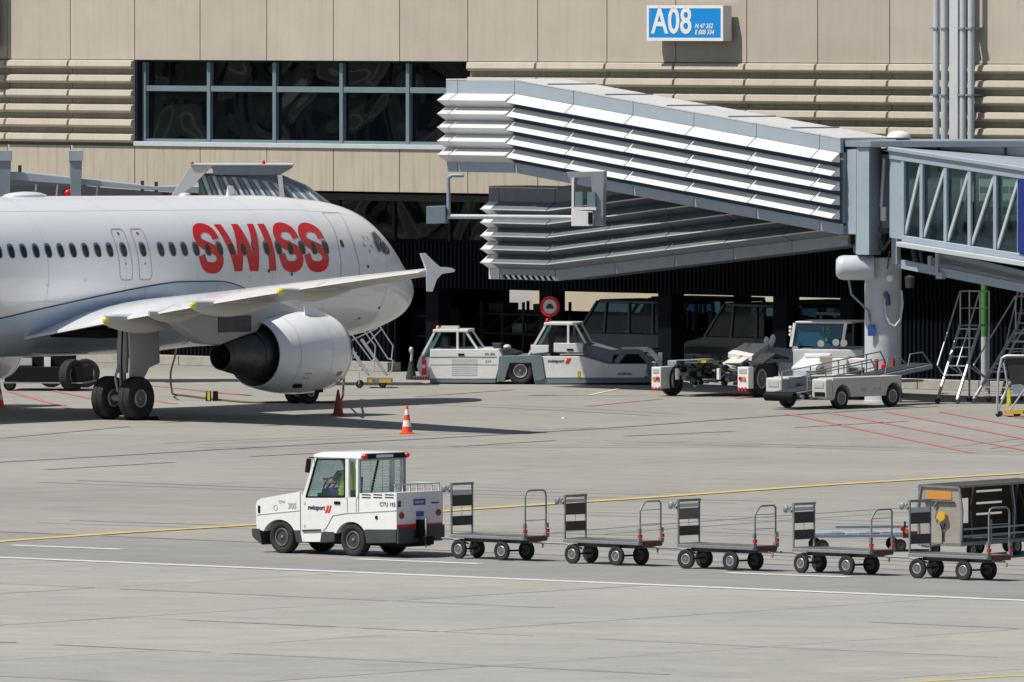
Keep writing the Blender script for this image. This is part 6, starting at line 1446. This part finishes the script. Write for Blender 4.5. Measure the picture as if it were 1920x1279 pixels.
# round prohibition sign on the column
SGN = Fr(FA.o + FA.ex*FA.x(1025,575,SB) + FA.ey*(SB+.15), -20)
rs = thing('round_sign', 'round red ringed prohibition sign with dark vehicle symbol on dark column', 'sign', SGN)
zc_ = FA.z(1025,575,SB)
MB().lathe([(-.03,.31),(.0,.31)], (0,0,zc_), 'y', 32).build('sign_plate', 'lamp_red', rs)
MB().lathe([(-.035,.21),(-.029,.21)], (0,0,zc_), 'y', 32).build('sign_disc', 'zinc', rs)
m_ = MB(); m_.box(-.12,.12,-.042,-.036,zc_-.06,zc_+.02); m_.box(-.07,.07,-.042,-.036,zc_+.02,zc_+.08); m_.build('symbol', 'panel_black', rs)
m_ = MB(); m_.bar((0,.03,.0),(0,.03,zc_+.1),.05); m_.build('post', 'dark_grey', rs)
bo = MB().box(-.06,.06,-.06,.06,0,.85).build('bollard', 'kerb_stone', None, bevel=.01); bo.location = fa_at(1238,1.4); tag(bo, 'short pale square bollard before the dark column under the terminal', 'bollard')

# ================================================================ STEP LADDERS AND STANDS on the right
def ladder(name, label, px, w, rise, run, n, deg, plat, hr, group=None):
    F_ = Fr(px, deg)
    t = thing(name, label, 'stairs', F_, group)
    for x in (0, w):
        MB().bar((x,0,.12),(x,run,rise),.05,.08).build('stringer', 'alu', t)
        MB().bar((x,run+plat,.1),(x,run+plat,rise),.045).build('rear_leg', 'alu', t)
        MB().tube([(x,-.02-.0,.12+hr),(x,run-.02,rise+hr),(x,run+plat,rise+hr)], .022, 8).build('handrail', 'alu', t, smooth=50)
        MB().tube([(x,run+plat,rise),(x,run+plat,rise+hr)], .02, 8).build('guard_post', 'alu', t); MB().tube([(x,run,rise),(x,run,rise+hr)], .02, 8).build('guard_post', 'alu', t)
        MB().tube([(x,.3*run,rise*.3+.1),(x,-.02,.12+hr)], .015, 6).build('rail_stay', 'alu', t)
        MB().tube([(x,run,rise+hr*.5),(x,run+plat,rise+hr*.5)], .015, 6).build('mid_rail', 'alu', t)
        MB().bar((x,run+plat,.6),(x,run*.45,rise*.5),.035).build('cross_brace', 'alu', t)
        for y in (-.0, run+plat): wheel(t, (x,y,.08), .08, .045, 'rim_dark', 0, 'castor', .5, 0, 16)
    MB().tube([(0,run+plat,rise+hr),(w,run+plat,rise+hr)], .022, 8).build('guard_rail', 'alu', t); MB().tube([(0,run+plat,rise+hr*.5),(w,run+plat,rise+hr*.5)], .018, 8).build('guard_rail', 'alu', t)
    for k in range(n):
        u = (k+.7)/n; MB().box(.03,w-.03,run*u-.09,run*u+.09,.12+(rise-.12)*u-.03,.12+(rise-.12)*u).build('tread', 'alu', t)
    MB().box(0,w,run,run+plat,rise-.02,rise+.02).build('platform', 'deck_metal', t)
    return t
l1 = ladder('step_ladder', 'tall aluminium step ladder with handrails before the dark corrugated wall', G(1758,757), .62, 2.15, 1.35, 8, -30, .55, .95)
for o in l1.children: pass
l2 = ladder('step_ladder', 'wider aluminium stair with sloping rails right of the tall step ladder', G(1826,757), .95, 2.0, 2.0, 9, -38, .8, .95)
l3 = ladder('step_ladder', 'tall narrow step ladder at right edge behind the wider stair', G(1878,750), .6, 2.5, 1.2, 9, -30, .6, .9)
pz = thing('striped_pole', 'green and white upright pole standing behind the tall step ladder', 'pole', loc=P(1846,600,325) - Vector((0,0,P(1846,600,325).z)))
for k in range(8): MB().lathe([(0,.10),(.38,.10)], (0,0,.1+k*.385), 'z', 14).build('pole_band', 'green_paint' if k > 3 else 'pale_grey_paint', pz, smooth=40)
CA = Fr(G(1878,782), -10)
ca = thing('tubular_trolley', 'tubular trolley with dark sloping panel and yellow base at right edge', 'trolley', CA)
def cq(px, py, y=0): x, z = CA.xz(px, py, y); return (x, y, z)
for y in (0,.5):
    MB().tube([cq(1869,776,y),cq(1872,700,y),cq(1878,672,y),cq(1887,667,y),cq(1925,667,y)], .032, 8).build('tube_frame', 'alu', ca, smooth=50)
    MB().tube([cq(1869,776,y),cq(1890,726,y),cq(1882,680,y)], .026, 8).build('tube_frame', 'alu', ca, smooth=50)
    MB().tube([cq(1893,770,y),cq(1925,725,y)], .022, 8).build('tube_frame', 'alu', ca, smooth=50)
MB().pry([cq(1884,672)[::2],cq(1925,671)[::2],cq(1925,720)[::2],cq(1898,722)[::2],cq(1888,700)[::2]], .05, .45).build('panel', 'panel_black', ca, bevel=.01)
MB().pry([cq(1896,724)[::2],cq(1925,722)[::2],cq(1925,738)[::2],cq(1902,740)[::2]], .05, .4).build('tray', 'steel_grey', ca)
MB().pry([cq(1882,770)[::2],cq(1918,770)[::2],cq(1918,776)[::2],cq(1882,776)[::2]], -.03, .5).build('base', 'yellow_warm', ca)
MB().pry([cq(1888,728)[::2],cq(1892,728)[::2],cq(1894,762)[::2],cq(1886,762)[::2]], .1, .2).build('yellow_tube', 'yellow', ca)
for px in (1871,1905):
    for y in (.05,.45): wheel(ca, (CA.x(px,778), y, .075), .075, .04, 'rim_dark', 0, 'castor', .5, 0, 14)
# passenger steps behind the engine
PS = Fr(G(668,728), 0)
ps = thing('boarding_steps', 'open metal boarding steps with bent handrails and yellow base beside the engine', 'stairs', PS)
def sp(px, py, y=0): x, z = PS.xz(px, py, y); return (x, y, z)
K = 4.364
def sc(a, b, y): return sp(360+a/K, 560+b/K, y)
for y, dx in ((0,0),(.9,150)):
    if y == 0: MB().tube([sc(1290,270,y),sc(1470,510,y),sc(1495,500,y),sc(1500,385,y),sc(1400,255,y)], .022, 8).build('handrail', 'alu', ps, smooth=50)
    else: MB().tube([sc(1440,240,y),sc(1600,490,y),sc(1632,500,y),sc(1645,385,y),sc(1530,215,y)], .022, 8).build('handrail', 'alu', ps, smooth=50)
    MB().tube([sc(1495+dx,500,y),sc(1485+dx,590,y),sc(1440+dx,630,y)], .02, 8).build('rail_post', 'alu', ps, smooth=50)
    MB().bar(sc(1250+dx*.9,330,y), sc(1440+dx,620,y), .05,.09).build('stringer', 'alu', ps)
for k in range(8):
    u = k/8; MB().box(sc(1250+u*185,340+u*275,0)[0]-.09, sc(1250+u*185,340+u*275,0)[0]+.09, .03,.87, sc(0,345+u*275,0)[2]-.02, sc(0,345+u*275,0)[2]+.01).build('tread', 'alu', ps)
for a, b in (((1310,340),(1520,240)),((1430,370),(1550,250))): MB().bar(sc(*a,.3), sc(*b,.3), .03).build('brace', 'alu', ps)
MB().box(sc(1430,0,0)[0], sc(1640,0,0)[0], .0,.9, .18,.28).build('base_frame', 'galv', ps); MB().box(sc(1530,0,0)[0], sc(1630,0,0)[0], -.03,-.005, .16,.26).build('base_plate', 'yellow_warm', ps); MB().box(sc(1445,0,0)[0], sc(1475,0,0)[0], -.03,-.005, .16,.28).build('base_plate', 'yellow_warm', ps)
for x in (sc(1560,0,0)[0], sc(1370,0,0)[0]):
    for y in (.05,.85): wheel(ps, (x,y,.11), .11, .06, 'rim_dark', 0, 'castor', .5, 0, 16)
MB().bar(sc(1370,590,0), sc(1365,700,0), .03).build('jack', 'alu', ps)

# ================================================================ CONES, CHOCKS, CABLE, DARK FLATBED
def make_cone(loc, label, c1, c2, h=.75):
    t = thing('traffic_cone', label, 'traffic cone', loc=loc, group='traffic cones around the aircraft')
    MB().loft([[(-.2,-.2,0),(.2,-.2,0),(.2,.2,0),(-.2,.2,0)],[(-.19,-.19,.04),(.19,-.19,.04),(.19,.19,.04),(-.19,.19,.04)]]).build('base', c1, t, bevel=.01)
    zs = [0.04,.2,.36,.5,.64,h]; r = lambda z: .15-.125*(z/h)
    for k in range(5): MB().lathe([(zs[k],r(zs[k])+.0),(zs[k+1],r(zs[k+1]))], (0,0,0), 'z', 20).build('cone_band', c1 if k % 2 == 0 else c2, t, smooth=40)
    return t
make_cone(G(763,814), 'bright orange and white cone standing alone in front of the aircraft engine', 'cone_orange', 'cone_white')
make_cone(G(634,779), 'faded dark red cone standing in shade below the engine', 'cone_old', 'cone_old', .70)
make_cone(G(-2,763), 'orange and white cone cut by the left edge of the picture', 'cone_orange', 'cone_white')
for px, lb_, yl in ((391,'upright wheel chock with yellow stripe lying under the fuselage left of engine',1),(404,'plain black upright wheel chock beside the yellow striped one',0)):
    c = thing('wheel_chock', lb_, 'chock', loc=G(px,752), group='wheel chocks')
    MB().loft([[(-.08,-.08,0),(.08,-.08,0),(.08,.08,0),(-.08,.08,0)],[(-.07,-.07,.28),(.07,-.07,.28),(.07,.07,.28),(-.07,.07,.28)]]).build('block', 'black', c, bevel=.015)
    if yl: MB().box(-.03,.04,-.09,-.082,.02,.27).build('stripe', 'yellow', c)
for px, lb_ in ((236,'yellow topped black chock wedged behind the main wheel'),(282,'black chock wedged before the main wheel')):
    c = thing('wheel_chock', lb_, 'chock', loc=G(px,788), rotz=radians(-40), group='wheel chocks')
    MB().prx([(-.1,0),(.12,0),(.06,.10),(-.08,.11)], -.2, .2).build('block', 'black', c)
    if px < 250: MB().box(-.18,.18,-.06,.04,.11,.118).build('stripe', 'yellow', c)
cb = [P(331,648,318.5), P(328,668,319), P(320,700,319.5), G(322,730,.3), G(330,741,.02), G(390,748,.02), G(470,755,.02), G(560,754,.02), G(625,755,.02), G(641,748,.10), G(644,722,.9), P(646,700,319.5), P(646,680,320)]
pts = []
for i in range(len(cb)-1):
    for k in range(4):
        u = k/4; p0, p1, p2, p3 = cb[max(i-1,0)], cb[i], cb[i+1], cb[min(i+2,len(cb)-1)]
        q = .5*((2*p1)+(p2-p0)*u+(2*p0-5*p1+4*p2-p3)*u*u+(3*p1-p0-3*p2+p3)*u**3)
        if q.z < .03: q.z = .03
        pts.append(q)
o = MB().tube(pts, .03, 8).build('ground_power_cable', 'cable', None, smooth=60); tag(o, 'brown yellow power cable hanging from the fuselage and trailing over the apron', 'cable')
FB = Fr(G(10,733), -8)
fb_ = thing('flatbed_truck', 'dark flatbed and wheels half hidden under the aircraft belly at left', 'truck', FB)
def fx(px, y=0): return FB.x(px, 700, y)
def fz(py): return FB.z(60, py)
MB().box(fx(8), fx(150), 0, 2.2, fz(716), fz(688)).build('bed', 'black', fb_, bevel=.02); MB().box(fx(5), fx(155), -.05, 2.25, fz(719), fz(716.5)).build('bed_edge', 'steel_grey', fb_)
MB().box(fx(28), fx(120), .5, 2.0, fz(687), fz(664)).build('load', 'black', fb_); MB().box(fx(31), fx(55), .4, .49, fz(686), fz(672)).build('white_box', 'pale_grey_paint', fb_); MB().box(fx(78), fx(90), .4, .49, fz(688), fz(670)).build('white_box', 'white_paint', fb_)
wheel(fb_, (fx(133), .2, .46), .46, .32, 'rim_dark', radians(60)); wheel(fb_, (fx(16), .2, .18), .18, .2, 'rim_dark')
for px in (96, 160): wheel(fb_, (fx(px,3.2), 3.2, .42), .42, .2, 'chrome', radians(15), 'wheel', .62, 6)
MB().lathe([(0,.06),(.04,.05)], G(1057,785,0), 'z', 12).build('ground_marker', 'white_paint', apron)

# tyre marks where vehicles turn
pm('tyre_mark', (.215,.208,.192), .8, var=.2, scale=2)
rr = random.Random(21)
for k in range(16):
    x0, y0 = rr.uniform(-12,14), rr.uniform(205,320); a0 = rr.choice([radians(-42), radians(-42), radians(10), radians(60)]) + rr.uniform(-.15,.15); cv = rr.uniform(-.03,.03); ln = rr.uniform(9,22)
    for off in (0, 1.25):
        p = []; x, y, a = x0 - sin(a0)*off, y0 + cos(a0)*off, a0
        for i in range(12): p.append(Vector((x, y))); x += cos(a)*ln/12; y += sin(a)*ln/12; a += cv
        stripe(p, rr.uniform(.05,.11), 'tyre_mark', .0065 + k*.0001, 'tyre_mark')

# more equipment stored in the shade
for px, y, lb_ in ((1165,3.2,'low dark tow frame with crossed bars lying in the shade before the middle column'),(1540,5.0,'dark bar rack in the shade behind the blue windscreen tractor')):
    t = thing('tow_frame', lb_, 'equipment', loc=fa_at(px,y), rotz=FA.a)
    hgt = .7 if px < 1200 else 2.0
    for x in (0,1.0,2.0):
        for yy in (0,1.0): MB().bar((x,yy,.1),(x,yy,hgt),.07).build('upright', 'blue_grey_paint', t)
    for z in (.25,hgt): 
        for yy in (0,1.0): MB().bar((-.2,yy,z),(2.4,yy,z),.07).build('beam', 'steel_grey', t)
    for x in (0,1.0): MB().bar((x,0,.25),(x+1,0,hgt),.04).build('brace', 'zinc_dark', t)
    MB().box(.3,1.6,.2,.8,hgt,hgt+.18).build('crate', 'dark_grey', t, bevel=.02)
    for x in (.1,2.1):
        for yy in (.05,.95): wheel(t, (x,yy,.15), .15, .1, 'rim_dark')
